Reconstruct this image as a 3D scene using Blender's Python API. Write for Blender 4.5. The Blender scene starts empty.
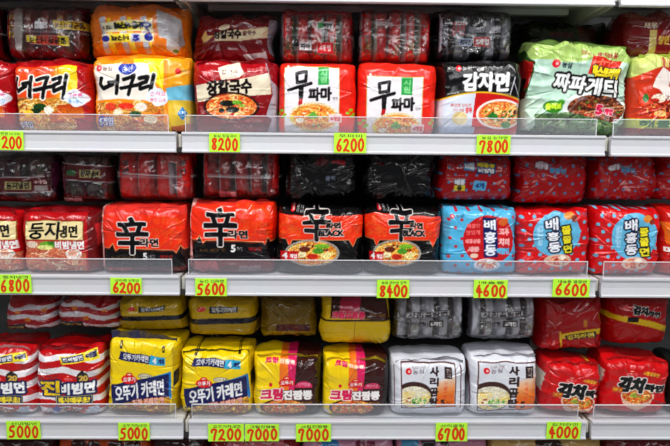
import bpy, math
import numpy as np
from mathutils import Matrix, Vector

C = bpy.context.scene.collection
ZO = 1.45                                   # camera height above the shop floor
RS = np.random.RandomState
R_ = math.radians

# ------------------------------------------------------------------ camera
F = 667.0; DCAM = 1.53
YAW, PITCH, ROLL = 0.0186, 0.1448, 0.0095
def cam_axes():
    cy, sy = math.cos(YAW), math.sin(YAW); cp, sp = math.cos(PITCH), math.sin(PITCH); cr, sr = math.cos(ROLL), math.sin(ROLL)
    fw = np.array([sy*cp, cy*cp, -sp]); rt = np.array([cy, -sy, 0.0]); up = np.cross(rt, fw)
    return rt*cr+up*sr, -rt*sr+up*cr, fw
RT, UP, FW = cam_axes()
cd = bpy.data.cameras.new('camera'); cam = bpy.data.objects.new('camera', cd); C.objects.link(cam)
cd.sensor_width = 36; cd.lens = F*36/670.0; cd.clip_start = .05
m = Matrix(((RT[0], UP[0], -FW[0], 0), (RT[1], UP[1], -FW[1], -DCAM), (RT[2], UP[2], -FW[2], ZO), (0, 0, 0, 1)))
cam.matrix_world = m
bpy.context.scene.camera = cam
def at(px, py, Y=0.0):
    v = FW*F + RT*(px-335) + UP*(223-py)
    t = (Y+DCAM)/v[1]
    return v[0]*t, ZO+v[2]*t

# ------------------------------------------------------------------ objects
def tag(o, label=None, cat=None, group=None, kind=None):
    if label: o['label'] = label
    if cat: o['category'] = cat
    if group: o['group'] = group
    if kind: o['kind'] = kind
    return o
def empty(name, loc, rot=(0, 0, 0)):
    o = bpy.data.objects.new(name, None); C.objects.link(o); o.location = loc; o.rotation_euler = rot; o.empty_display_size = .03
    return o
def mesh_obj(name, V, Fc, mat, parent=None, smooth=False, col=None, loc=None):
    me = bpy.data.meshes.new(name)
    V = np.asarray(V, dtype=np.float32); Fc = np.asarray(Fc, dtype=np.int32)
    me.vertices.add(len(V)); me.vertices.foreach_set('co', V.ravel())
    n = Fc.shape[1]
    me.loops.add(Fc.size); me.loops.foreach_set('vertex_index', Fc.ravel())
    me.polygons.add(len(Fc)); me.polygons.foreach_set('loop_start', np.arange(0, Fc.size, n, dtype=np.int32))
    me.update(calc_edges=True)
    me.polygons.foreach_set('use_smooth', np.full(len(Fc), smooth))
    if col is not None:
        a = me.color_attributes.new('print', 'FLOAT_COLOR', 'POINT'); a.data.foreach_set('color', np.asarray(col, dtype=np.float32).ravel())
    me.materials.append(mat)
    me.update()
    o = bpy.data.objects.new(name, me); C.objects.link(o)
    if parent: o.parent = parent
    if loc: o.location = loc
    return o
def box_vf(x0, x1, y0, y1, z0, z1, off=0):
    V = [(x, y, z) for x in (x0, x1) for y in (y0, y1) for z in (z0, z1)]
    Q = [(0, 1, 3, 2), (4, 6, 7, 5), (0, 4, 5, 1), (2, 3, 7, 6), (0, 2, 6, 4), (1, 5, 7, 3)]
    return V, [tuple(i+off for i in q) for q in Q]
def boxes(name, L, mat, parent=None, bevel=0.0):
    V, Q = [], []
    for b in L:
        v, q = box_vf(*b, off=len(V)); V += v; Q += q
    o = mesh_obj(name, V, Q, mat, parent)
    if bevel:
        b = o.modifiers.new('bevel', 'BEVEL'); b.width = bevel; b.segments = 2; b.limit_method = 'ANGLE'
    return o
def profile(name, pts, x0, x1, mat, parent=None, smooth=False):
    """closed (y,z) outline swept along x, quads for the sides and fans for the ends"""
    n = len(pts); V = [(x0, y, z) for y, z in pts]+[(x1, y, z) for y, z in pts]
    me = bpy.data.meshes.new(name)
    fs = [(i, (i+1) % n, n+(i+1) % n, n+i) for i in range(n)]+[tuple(range(n))[::-1], tuple(range(n, 2*n))]
    me.from_pydata(V, [], fs); me.materials.append(mat); me.update()
    import bmesh
    bm = bmesh.new(); bm.from_mesh(me); bmesh.ops.recalc_face_normals(bm, faces=bm.faces); bm.to_mesh(me); bm.free()
    o = bpy.data.objects.new(name, me); C.objects.link(o)
    if parent: o.parent = parent
    return o

# ------------------------------------------------------------------ materials
def mat(name):
    m = bpy.data.materials.new(name); m.use_nodes = True
    return m, m.node_tree.nodes, m.node_tree.links, m.node_tree.nodes['Principled BSDF']
def bump(N, L, P, scale, dist, detail=1, w=None):
    """film crinkle: fine noise over straight-edged facets"""
    tc = N.new('ShaderNodeTexCoord'); t = N.new('ShaderNodeTexNoise'); t.inputs['Scale'].default_value = scale; t.inputs['Detail'].default_value = detail
    v = N.new('ShaderNodeTexVoronoi'); v.inputs['Scale'].default_value = scale*.7; v.inputs['Randomness'].default_value = 1
    mp = N.new('ShaderNodeMapping'); mp.inputs['Scale'].default_value = (1, 1, .55); mp.inputs['Rotation'].default_value = (0, .5, 0)
    ad = N.new('ShaderNodeMath'); ad.operation = 'ADD'
    b = N.new('ShaderNodeBump'); b.inputs['Strength'].default_value = 1; b.inputs['Distance'].default_value = dist
    L.new(tc.outputs['Object'], t.inputs['Vector']); L.new(tc.outputs['Object'], mp.inputs[0]); L.new(mp.outputs[0], v.inputs['Vector'])
    L.new(t.outputs['Fac'], ad.inputs[0]); L.new(v.outputs['Distance'], ad.inputs[1]); L.new(ad.outputs[0], b.inputs['Height']); L.new(b.outputs['Normal'], P.inputs['Normal'])
    return b
def plain(name, col, rough=.5, metal=0, noise=None, spec=.5):
    m, N, L, P = mat(name); P.inputs['Base Color'].default_value = (*col, 1); P.inputs['Roughness'].default_value = rough
    P.inputs['Metallic'].default_value = metal; P.inputs['Specular IOR Level'].default_value = spec
    tc = N.new('ShaderNodeTexCoord'); t = N.new('ShaderNodeTexNoise'); t.inputs['Scale'].default_value = noise or 14; t.inputs['Detail'].default_value = 5
    r = N.new('ShaderNodeMixRGB'); r.blend_type = 'MULTIPLY'; r.inputs[0].default_value = .12; r.inputs[1].default_value = (*col, 1)
    L.new(tc.outputs['Object'], t.inputs['Vector']); L.new(t.outputs['Color'], r.inputs[2]); L.new(r.outputs[0], P.inputs['Base Color'])
    return m
def printed(name, rough=.24, spec=.6, bs=90, bd=.0009, coat=.3):
    m, N, L, P = mat(name)
    a = N.new('ShaderNodeAttribute'); a.attribute_name = 'print'
    L.new(a.outputs['Color'], P.inputs['Base Color']); P.inputs['Roughness'].default_value = rough; P.inputs['Specular IOR Level'].default_value = spec
    P.inputs['Coat Weight'].default_value = coat; P.inputs['Coat Roughness'].default_value = .08
    if bd: bump(N, L, P, bs, bd)
    return m
M = {}
M['foil'] = printed('glossy_printed_plastic', .18, .5, 38, .0013, .15)
M['foil_crisp'] = printed('crinkled_printed_plastic', .18, .7, 50, .0028, .3)
M['paper'] = printed('fluorescent_paper', .7, .2, 200, .0001, 0)
def film_mat():
    m, N, L, P = mat('clear_printed_film')
    a = N.new('ShaderNodeAttribute'); a.attribute_name = 'print'
    L.new(a.outputs['Color'], P.inputs['Base Color']); P.inputs['Roughness'].default_value = .25
    bp = bump(N, L, P, 42, .005)
    tr = N.new('ShaderNodeBsdfTransparent'); tr.inputs[0].default_value = (.97, .97, .97, 1)
    gl = N.new('ShaderNodeBsdfGlossy'); gl.inputs['Roughness'].default_value = .2; gl.inputs['Color'].default_value = (.95, .95, .95, 1)
    L.new(bp.outputs['Normal'], gl.inputs['Normal'])
    fr = N.new('ShaderNodeFresnel'); fr.inputs['IOR'].default_value = 1.45
    ad = N.new('ShaderNodeMath'); ad.operation = 'ADD'; ad.inputs[1].default_value = .07; ad.use_clamp = True; L.new(fr.outputs[0], ad.inputs[0])
    mx = N.new('ShaderNodeMixShader'); L.new(ad.outputs[0], mx.inputs[0]); L.new(tr.outputs[0], mx.inputs[1]); L.new(gl.outputs[0], mx.inputs[2])
    m2 = N.new('ShaderNodeMixShader'); L.new(a.outputs['Alpha'], m2.inputs[0]); L.new(mx.outputs[0], m2.inputs[1]); L.new(P.outputs[0], m2.inputs[2])
    L.new(m2.outputs[0], N['Material Output'].inputs['Surface'])
    return m
M['film'] = film_mat()
def guard_mat():
    m, N, L, P = mat('clear_acrylic')
    P.inputs['Base Color'].default_value = (.6, .61, .66, 1); P.inputs['Roughness'].default_value = .12
    tr = N.new('ShaderNodeBsdfTransparent'); tr.inputs[0].default_value = (.92, .93, .95, 1)
    mx = N.new('ShaderNodeMixShader'); mx.inputs[0].default_value = .12
    L.new(tr.outputs[0], mx.inputs[1]); L.new(P.outputs[0], mx.inputs[2]); L.new(mx.outputs[0], N['Material Output'].inputs['Surface'])
    return m
M['guard'] = guard_mat()
M['guard_edge'] = plain('acrylic_edge', (.8, .8, .84), .2)
M['white'] = plain('white_powder_coat', (.74, .75, .76), .4)
M['rail'] = plain('white_rail_plastic', (.68, .69, .73), .4)
M['cream'] = plain('cream_metal', (.62, .60, .54), .45)
M['dark'] = plain('dark_slot', (.015, .015, .015), .6)
M['back'] = plain('grey_back_panel', (.10, .10, .10), .6)
M['floor'] = plain('speckled_floor', (.45, .44, .42), .35, noise=60)

def post_mat():
    m, N, L, P = mat('slotted_cream_metal'); P.inputs['Roughness'].default_value = .45
    tc = N.new('ShaderNodeTexCoord'); sp = N.new('ShaderNodeSeparateXYZ'); L.new(tc.outputs['Object'], sp.inputs[0])
    def mt(op, a, b):
        n = N.new('ShaderNodeMath'); n.operation = op
        for i, v in enumerate((a, b)):
            if v is None: continue
            if isinstance(v, float): n.inputs[i].default_value = v
            else: L.new(v, n.inputs[i])
        return n.outputs[0]
    f = mt('LESS_THAN', mt('FRACT', mt('MULTIPLY', sp.outputs[2], 20.), None), .42); g = mt('LESS_THAN', mt('ABSOLUTE', sp.outputs[0], None), .003)
    mx = N.new('ShaderNodeMixRGB'); L.new(mt('MULTIPLY', f, g), mx.inputs[0]); mx.inputs[1].default_value = (.5, .48, .43, 1); mx.inputs[2].default_value = (.01, .01, .01, 1)
    L.new(mx.outputs[0], P.inputs['Base Color']); return m
M['post'] = post_mat()

# ------------------------------------------------------------------ printing: a small painter
def lin(c):
    c = np.asarray(c, dtype=float)/255.
    return np.where(c <= .04045, c/12.92, ((c+.055)/1.055)**2.4)
_TX = {}
def glyphs(s):
    if s not in _TX:
        c = bpy.data.curves.new('t', 'FONT'); c.body = s; c.size = 1; c.resolution_u = 4
        o = bpy.data.objects.new('t', c); C.objects.link(o)
        me = o.to_mesh(); me.calc_loop_triangles()
        v = np.empty(len(me.vertices)*3); me.vertices.foreach_get('co', v); v = v.reshape(-1, 3)[:, :2]
        t = np.array([tuple(x.vertices) for x in me.loop_triangles], dtype=int).reshape(-1, 3)
        _TX[s] = v[t] if len(t) else np.zeros((0, 3, 2))
        o.to_mesh_clear(); bpy.data.objects.remove(o); bpy.data.curves.remove(c)
    return _TX[s]
class Cv:
    K = 4
    def __init__(s, x0, y0, x1, y1, bg=(0, 0, 0), alpha=1.0):
        s.b = (x0, y0, x1, y1); k = s.K
        s.w = int(round((x1-x0)*k)); s.h = int(round((y1-y0)*k))
        s.a = np.zeros((s.h, s.w, 4)); s.a[..., :3] = bg; s.a[..., 3] = alpha
        s.X, s.Y = np.meshgrid(x0+(np.arange(s.w)+.5)/k, y0+(np.arange(s.h)+.5)/k)
    def win(s, x0, y0, x1, y1):
        k = s.K; bx, by = s.b[:2]
        i0 = max(0, int((x0-bx)*k)-1); i1 = min(s.w, int((x1-bx)*k)+2); j0 = max(0, int((y0-by)*k)-1); j1 = min(s.h, int((y1-by)*k)+2)
        return (slice(j0, max(j0, j1)), slice(i0, max(i0, i1)))
    def put(s, sl, mk, col, al=1.0, clip=None):
        mk = mk.astype(float)*al
        if clip is not None: mk = mk*clip[sl]
        col = np.asarray(col, dtype=float); r = s.a[sl]
        if r.size == 0: return
        r[..., :3] = r[..., :3]*(1-mk[..., None])+col*mk[..., None]; r[..., 3] = np.maximum(r[..., 3], mk)
    def rect(s, x0, y0, x1, y1, col, al=1): sl = s.win(x0, y0, x1, y1); X, Y = s.X[sl], s.Y[sl]; s.put(sl, (X >= x0)&(X <= x1)&(Y >= y0)&(Y <= y1), col, al)
    def ell(s, cx, cy, rx, ry, col, al=1, clip=None):
        sl = s.win(cx-rx, cy-ry, cx+rx, cy+ry); X, Y = s.X[sl], s.Y[sl]; s.put(sl, ((X-cx)/rx)**2+((Y-cy)/ry)**2 <= 1, col, al, clip)
    def emask(s, cx, cy, rx, ry): return (((s.X-cx)/rx)**2+((s.Y-cy)/ry)**2 <= 1)
    def pmask(s, P):
        ins = np.zeros(s.X.shape, bool); n = len(P)
        for i in range(n):
            x1, y1 = P[i]; x2, y2 = P[(i+1) % n]
            if y1 == y2: continue
            c = ((s.Y > min(y1, y2))&(s.Y <= max(y1, y2)))&(s.X < (s.Y-y1)*(x2-x1)/(y2-y1)+x1)
            ins ^= c
        return ins
    def poly(s, P, col, al=1): s.put((slice(0, s.h), slice(0, s.w)), s.pmask(P), col, al)
    def grad(s, P, c0, c1, a, b):
        """polygon P filled from colour c0 at point a to c1 at point b"""
        mk = s.pmask(P); d = np.subtract(b, a); t = np.clip(((s.X-a[0])*d[0]+(s.Y-a[1])*d[1])/(d@d), 0, 1)[..., None]
        c = np.asarray(c0)*(1-t)+np.asarray(c1)*t; s.a[mk, :3] = c[mk]; s.a[mk, 3] = 1
    def line(s, P, w, col, al=1, clip=None, closed=False):
        P = list(P)+([P[0]] if closed else [])
        xs = [p[0] for p in P]; ys = [p[1] for p in P]
        sl = s.win(min(xs)-w, min(ys)-w, max(xs)+w, max(ys)+w); X, Y = s.X[sl], s.Y[sl]; d = np.full(X.shape, 1e9)
        if X.size == 0: return
        for (x1, y1), (x2, y2) in zip(P[:-1], P[1:]):
            dx, dy = x2-x1, y2-y1; t = np.clip(((X-x1)*dx+(Y-y1)*dy)/(dx*dx+dy*dy+1e-9), 0, 1); d = np.minimum(d, np.hypot(X-x1-t*dx, Y-y1-t*dy))
        s.put(sl, np.clip((w/2-d)*s.K+.5, 0, 1), col, al, clip)
    def text(s, st, x0, y0, x1, y1, col, rot=0, bold=0., out=None, ow=.8, shear=0., shadow=None):
        T = glyphs(st)
        if not len(T): return
        P = T.reshape(-1, 2); mn, mx = P.min(0), P.max(0); Q = (P-(mn+mx)/2)/(mx-mn)
        q = Q*[abs(x1-x0)-2*bold, -(abs(y1-y0)-2*bold)]
        q[:, 0] -= shear*q[:, 1]; a = R_(rot); c, sn = math.cos(a), math.sin(a)
        q = np.stack([q[:, 0]*c-q[:, 1]*sn, q[:, 0]*sn+q[:, 1]*c], 1)+[(x0+x1)/2, (y0+y1)/2]
        k = s.K; G = ((q-[s.b[0], s.b[1]])*k).reshape(-1, 3, 2); mk = np.zeros((s.h, s.w), bool)
        for t in G:
            i0 = max(0, int(t[:, 0].min())); i1 = min(s.w, int(t[:, 0].max())+2); j0 = max(0, int(t[:, 1].min())); j1 = min(s.h, int(t[:, 1].max())+2)
            if i1 <= i0 or j1 <= j0: continue
            X, Y = np.meshgrid(np.arange(i0, i1)+.5, np.arange(j0, j1)+.5); (ax, ay), (bx, by), (cx, cy) = t
            e0 = (bx-ax)*(Y-ay)-(by-ay)*(X-ax); e1 = (cx-bx)*(Y-by)-(cy-by)*(X-bx); e2 = (ax-cx)*(Y-cy)-(ay-cy)*(X-cx)
            mk[j0:j1, i0:i1] |= ((e0 >= -1e-6)&(e1 >= -1e-6)&(e2 >= -1e-6))|((e0 <= 1e-6)&(e1 <= 1e-6)&(e2 <= 1e-6))
        jj, ii = np.nonzero(mk)
        if not len(jj): return
        pad = int((bold+ow+2)*k)+2
        sl = (slice(max(0, jj.min()-pad), min(s.h, jj.max()+pad)), slice(max(0, ii.min()-pad), min(s.w, ii.max()+pad)))
        m0 = mk[sl]
        def dil(m, r):
            if r < .5: return m
            o = m.copy(); R = int(math.ceil(r)); h, w = m.shape
            for dy in range(-R, R+1):
                for dx in range(-R, R+1):
                    if 0 < dx*dx+dy*dy <= r*r:
                        o[max(0, dy):h+min(0, dy), max(0, dx):w+min(0, dx)] |= m[max(0, -dy):h+min(0, -dy), max(0, -dx):w+min(0, -dx)]
            return o
        mb = dil(m0, bold*k)
        if out is not None: s.put(sl, dil(mb, ow*k), out)
        if shadow is not None:
            e = dil(mb, ow*k*.6); e = np.roll(np.roll(e, int(.9*k), 0), int(.6*k), 1); s.put(sl, e, shadow)
        s.put(sl, mb, col)
    def noodles(s, mk, n, cols, w, seed, L=8):
        r = RS(seed); jj, ii = np.nonzero(mk)
        if not len(jj): return
        mkf = mk.astype(float)
        for _ in range(n):
            q = r.randint(len(jj)); x, y = s.X[jj[q], ii[q]], s.Y[jj[q], ii[q]]; rad = r.uniform(2, L); a0 = r.uniform(0, 6.3); da = r.uniform(.8, 2.2)
            ang = np.linspace(a0, a0+da, 6); P = [(x+rad*math.cos(t)-rad*math.cos(a0), y+.6*(rad*math.sin(t)-rad*math.sin(a0))) for t in ang]
            s.line(P, w*r.uniform(.7, 1.2), cols[r.randint(len(cols))], .9, mkf)
    def bits(s, mk, n, cols, r0, r1, seed):
        r = RS(seed); jj, ii = np.nonzero(mk); mkf = mk.astype(float)
        if not len(jj): return
        for _ in range(n):
            q = r.randint(len(jj)); s.ell(s.X[jj[q], ii[q]], s.Y[jj[q], ii[q]], r.uniform(r0, r1), r.uniform(r0, r1)*.7, cols[r.randint(len(cols))], .9, mkf)
    def bowl(s, cx, cy, rx, ry, rim, broth, ncols, tcols, seed=1, n=70, depth=0):
        if depth:
            s.ell(cx, cy+depth*.5, rx*.92, ry+depth*.5, rim)
        s.ell(cx, cy, rx, ry, rim); mk = s.emask(cx, cy, rx*.9, ry*.86); s.ell(cx, cy, rx*.9, ry*.86, broth)
        s.noodles(mk, n, ncols, 1.1, seed); s.bits(s.emask(cx, cy, rx*.7, ry*.65), 30, tcols, .7, 2.0, seed+5)
    def speck(s, mk, amt, seed, cell=1.0):
        """mottle a picture of food"""
        r = RS(seed); n = r.uniform(1-amt, 1+amt, (int(s.h/(cell*s.K))+2, int(s.w/(cell*s.K))+2)); J = ((np.arange(s.h)/(cell*s.K)).astype(int)); I = (np.arange(s.w)/(cell*s.K)).astype(int)
        f = n[J][:, I]; s.a[mk, :3] *= f[mk][:, None]
    def dots(s, x0, y0, x1, y1, st, r, col, seed=0, al=1):
        q = RS(seed); j = 0; y = y0
        while y < y1:
            x = x0+(st/2 if j % 2 else 0)
            while x < x1:
                s.ell(x+q.uniform(-1, 1), y+q.uniform(-1, 1), r, r, col, al); x += st
            y += st*.75; j += 1
    def sample(s, U, Vv):
        """U,Vv in 0..1 (V down) -> linear rgba"""
        a = s.a; b = (a+np.roll(a, 1, 0)+np.roll(a, 1, 1)+np.roll(np.roll(a, 1, 0), 1, 1))/4; b[0] = a[0]; b[:, 0] = a[:, 0]
        x = np.clip(U*s.w-.5, 0, s.w-1.001); y = np.clip(Vv*s.h-.5, 0, s.h-1.001); i = x.astype(int); j = y.astype(int); fx = (x-i)[..., None]; fy = (y-j)[..., None]
        i1 = np.minimum(i+1, s.w-1); j1 = np.minimum(j+1, s.h-1)
        v = (b[j, i]*(1-fx)+b[j, i1]*fx)*(1-fy)+(b[j1, i]*(1-fx)+b[j1, i1]*fx)*fy
        o = np.empty_like(v); o[..., :3] = lin(255*(np.clip(v[..., :3], 0, 255)/255)**1.15); o[..., 3] = v[..., 3]
        return o

# ------------------------------------------------------------------ value noise
_tab = RS(7).uniform(-1, 1, 4096)
def vnoise(P, seed=0):
    I = np.floor(P).astype(int); f = P-I; f = f*f*(3-2*f)
    def h(i, j, k): return _tab[(i*73856093 ^ j*19349663 ^ k*83492791 ^ seed*2654435) & 4095]
    i, j, k = I[..., 0], I[..., 1], I[..., 2]; fx, fy, fz = f[..., 0], f[..., 1], f[..., 2]; r = 0
    for a in (0, 1):
        for b in (0, 1):
            for c in (0, 1):
                r = r+h(i+a, j+b, k+c)*(fx if a else 1-fx)*(fy if b else 1-fy)*(fz if c else 1-fz)
    return r

# ------------------------------------------------------------------ bags
def grid_faces(nu, nv, off=0, flip=False):
    I, J = np.meshgrid(np.arange(nu-1), np.arange(nv-1)); a = (J*nu+I).ravel()+off
    q = np.stack([a, a+1, a+1+nu, a+nu], 1)
    return q[:, ::-1] if flip else q
def pillow(name, W, H, D, cv, material, parent, seed, res=.0014, crumple=1.0, nx=6.5, nz=6.5, top=1.0, bot=1.0, sag=0., outline=1.0, loc=None, back=True):
    """closed film bag, origin at bottom centre, front towards -y, printed with cv"""
    r = RS(seed)
    cre = []
    for _ in range(int(26*crumple)+4):                        # straight pulled creases that start near the rim
        sd = r.randint(4); t = r.uniform(-1, 1)
        p = {0: (t*W/2, H), 1: (t*W/2, 0), 2: (-W/2, (t+1)*H/2), 3: (W/2, (t+1)*H/2)}[sd]
        tx, tz = r.uniform(-.3, .3)*W, H*r.uniform(.3, .7); d = np.array([tx-p[0], tz-p[1]]); d /= np.hypot(*d)+1e-9
        cre.append((p, d, r.uniform(.02, .11), r.uniform(.0018, .0045), r.uniform(-.0045, .0045)))
    def shell(sg, rs):
        nu = max(24, int(W*1.3/rs)); nv = max(24, int(H*1.3/rs)); g = lambda q: np.sign(q)*(1-(1-np.abs(q))**1.55)
        u = g(np.linspace(-1, 1, nu)); v = g(np.linspace(-1, 1, nv))
        Ug, Vg = np.meshgrid(u, v)
        prof = (np.clip(1-np.abs(Ug)**nx, 0, 1)**(1.45/nx))*(np.clip(1-np.abs(Vg)**nz, 0, 1)**(1.45/nz))
        t = (Vg+1)/2; wd = bot*(1-t)+top*t
        # corners pulled in slightly, as film gathers
        wd = wd*(1-.03*np.abs(Vg)**8); x = Ug*W/2*wd; z = H*(t*(1)) ; z = z-H*.012*np.abs(Ug)**8*np.sign(Vg)*np.abs(Vg)
        y = sg*D/2*prof
        P = np.stack([x, y, z], -1); sd = seed*17 % 977
        lo = vnoise(P/.06+sd, 1); lo2 = vnoise(P/.045+sd+9, 2); mid = vnoise(P/.022+sd, 3); rid = 1-np.abs(vnoise(P/.03+sd, 4))*2
        e = np.clip(np.maximum(np.abs(Ug), np.abs(Vg))**3, 0, 1)
        rd2 = 1-np.abs(vnoise(P*np.array([1, 1, .45])/.021+sd, 6))*2.4; rd3 = 1-np.abs(vnoise(P*np.array([.4, 1, 1])/.017+sd, 7))*2.4
        disp = crumple*(.0040*lo+.0014*mid*(.35+e)+.0026*rid*(.3+e)+.0016*rd2*(.3+e)+.0011*rd3*(.3+e))
        for p, d, Ln, wdt, hgt in cre:
            dx = x-p[0]; dz = z-p[1]; al = dx*d[0]+dz*d[1]; pr = np.abs(-dx*d[1]+dz*d[0])
            f = np.clip(1-al/Ln, 0, 1)*(al > -.01); disp = disp+crumple*hgt*np.clip(1-pr/(wdt*(.6+.6*f)), 0, 1)*f
        y = y+sg*disp*np.clip(prof*3, 0, 1)-(0 if sag == 0 else sag*(1-t)**2*np.clip(prof, 0, 1))
        x = x+outline*crumple*.003*lo2*np.abs(Ug); z = z+outline*crumple*(.0035*vnoise(P/.035+sd+3, 5)+.002*mid)*np.clip(Vg, -.0, 1)
        col = cv.sample((Ug+1)/2, 1-(Vg+1)/2)
        return np.stack([x, y, z], -1).reshape(-1, 3), col.reshape(-1, 4), nu, nv
    V, K, nu, nv = shell(-1, res); Q = grid_faces(nu, nv)
    if back:
        V2, K2, nu2, nv2 = shell(1, .005); Q = np.concatenate([Q, grid_faces(nu2, nv2, len(V), True)]); V = np.concatenate([V, V2]); K = np.concatenate([K, K2])
    return mesh_obj(name, V, Q, material, parent, True, K, loc)
def seal(name, W, H, cv_col, parent, seed, h=.012, D=.155, lean=-.004, w=.9, mat_=None, zz=.0016, side='top'):
    """crimped fin of welded film standing on the top edge of a bag"""
    nu, nv = 90, 8; u = np.linspace(-1, 1, nu); v = np.linspace(0, 1, nv); U, Vv = np.meshgrid(u, v); r = RS(seed); ph = r.uniform(0, 6)
    x = U*W/2*w; top = 1+.25*vnoise(np.stack([U*3+seed, U*0, U*0], -1), 3)
    z = H*.965-.004+Vv*(h+.004)*top-.006*np.abs(U)**4+.003*vnoise(np.stack([U*2.5+seed*3, U*0, U*0], -1), 2)
    y = -D*.34+lean*Vv**2*2+.004*np.sin(U*9+ph)*Vv+zz*np.sin(Vv*22)*.3+.003*vnoise(np.stack([U*9+seed, Vv, U*0], -1), 6)*Vv
    A = np.stack([x, y-.0004, z], -1).reshape(-1, 3); B = np.stack([x, y+.0004, z], -1).reshape(-1, 3)
    V = np.concatenate([A, B]); Q = np.concatenate([grid_faces(nu, nv), grid_faces(nu, nv, nu*nv, True)])
    rim = [(i, i+nu*nv, i+1+nu*nv, i+1) for i in range((nv-1)*nu, nv*nu-1)]; Q = np.concatenate([Q, np.array(rim)])
    base = np.array([*lin(cv_col), 1.]); K = np.tile(base, (len(V), 1))
    return mesh_obj(name, V, Q, mat_ or M['foil'], parent, True, K)

SH = [ZO+.2699, ZO-.0639, ZO-.3975, ZO-.7550]     # bottoms of the price rails, top row down
RH = .047                                         # rail height
DECK = [z+RH-.004 for z in SH[1:]]             # the three full rows of packs
YF = .026
TOPS = []
def lower(row, px0, py0, px1, cv, label, cat='noodle pack', group=None, seed=1, D=.155, sealc=None, roll=0, yaw=0, Yf=YF, sealh=.012, dn=None, **kw):
    """an upright multipack standing on shelf `row`, its face between pixel columns px0..px1 and its top at py0"""
    dn = (0, 3, 4)[row] if dn is None else dn; py0 += dn
    Yp = Yf+D*.12; zb = DECK[row]+.0015; Yr = Yf+D*(.12, .3, .42)[row]
    _, za = at(px0, py0, Yr); _, zt = at(px1, py0, Yr); _, z0 = at(px0, py0, Yp); H = (zt+za)/2-zb
    cut = max(0, (z0-za)/.0024)*.6; b = cv.b; cv = crop(cv, b[0], b[1]+cut+dn, b[2], b[3])
    ym = py0+H/.0023*.5; xa, _ = at(px0, ym, Yp); xb, _ = at(px1, ym, Yp); W = xb-xa   # columns are read at mid height
    dz = W/2*abs(math.sin(R_(roll)))*.85; zb += dz; H -= dz; TOPS.append((xa, xb, zb+H))
    t = empty('noodle_multipack', ((xa+xb)/2, Yf+D/2, zb), (0, R_(roll), R_(yaw))); tag(t, label, cat, group); kw.setdefault('outline', 1.5)
    pillow('wrapper', W, H, D, cv, kw.pop('mat', M['foil']), t, seed, **kw)
    if sealc is not None: seal('top_seal', W, H, sealc, t, seed, h=sealh)
    return t, zb+H
def upper(px0, py0, px1, py1, cv, label, cat='noodle pack', group=None, seed=1, D=.15, Yf=.075, inner=None, n=5, roll=0, yaw=0, sealc=None, ishrink=.94, **kw):
    """a multipack lying across the tops of the upright ones; with `inner` it is clear film round n packets"""
    Yp = Yf+D*.12; ym = (py0+py1)/2; xa, zt = at(px0, py0, Yp); xb, z2 = at(px1, py0, Yp); _, zb = at((px0+px1)/2, py1, Yp); zt = (zt+z2)/2
    xa, _ = at(px0, ym, Yp); xb, _ = at(px1, ym, Yp); W, H = xb-xa, zt-zb
    for a, b, z in TOPS:                              # it rests on the crowns of the bags below
        if min(b, xb)-max(a, xa) > .25*W and abs(z-zb) < .05 and z-.004 > zb: zb = z-.004
    for z in SH:                                      # and stays under the shelf above
        if zb < z < zt+.02: zt = min(zt, z+.004)
    H = zt-zb; kw.setdefault('top', .95); kw.setdefault('nz', 5.)
    t = empty('noodle_multipack', ((xa+xb)/2, Yf+D/2, zb), (0, R_(roll), R_(yaw))); tag(t, label, cat, group)
    if inner is None:
        kw.setdefault('outline', 2.2); pillow('wrapper', W, H, D, cv, kw.pop('mat', M['foil']), t, seed, res=kw.pop('res', .0018), **kw)
    else:
        pw = W*.97/n
        for i in range(n):
            c = inner[i % len(inner)] if isinstance(inner, list) else inner
            pillow('noodle_packet', pw*.99, H*ishrink, D*.86, c, M['foil_crisp'], t, seed*10+i, res=.0026, crumple=.8, nx=3., nz=4., outline=.3,
                   loc=(-W*.485+pw*(i+.5), 0, H*(1-ishrink)/2))
        pillow('clear_wrapper', W*1.01, H, D, cv, M['film'], t, seed, res=.002, crumple=kw.pop('crumple', 1.3), nx=4.5, outline=.8, **kw)
    if sealc is not None: seal('top_seal', W, H, sealc, t, seed)
    return t

def crop(cv, x0, y0, x1, y1):
    """the part of a print inside a rectangle, as a print of its own"""
    n = Cv(x0, y0, x1, y1); k = cv.K; bx, by = cv.b[:2]
    J = np.clip(((n.Y[:, 0]-by)*k).astype(int), 0, cv.h-1); I = np.clip(((n.X[0]-bx)*k).astype(int), 0, cv.w-1); n.a = cv.a[J][:, I].copy(); return n
# colours (sRGB)
WH = (240, 240, 238); BK = (14, 12, 14); RED = (205, 18, 22); NAVY = (22, 28, 96); YEL = (250, 222, 20); CREAM = (240, 225, 180)
def logo(c, x, y, r=2.2, col=WH, txt='농심', tw=7):
    c.ell(x, y, r, r, (225, 20, 35)); c.ell(x+.2*r, y, r*.45, r*.45, (250, 200, 200)); 
    if txt: c.text(txt, x+r+1, y-r*.8, x+r+1+tw, y+r*.8, col, bold=.15)
def cloud(c, x, y, s, t1, t2, c1=(220, 60, 120), c2=(60, 150, 220)):
    for dx, dy, r in ((-5, 0, 4), (5, 0, 4), (0, -2.5, 4.5), (0, 2.5, 4.5), (-3, -2, 4), (3, 2, 4)): c.ell(x+dx*s, y+dy*s, r*s*1.1, r*s, (235, 240, 250))
    c.text(t1, x-6*s, y-4.2*s, x+6*s, y-.6*s, c1, bold=.2); c.text(t2, x-6*s, y+.6*s, x+6*s, y+4*s, c2, bold=.2)
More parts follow.
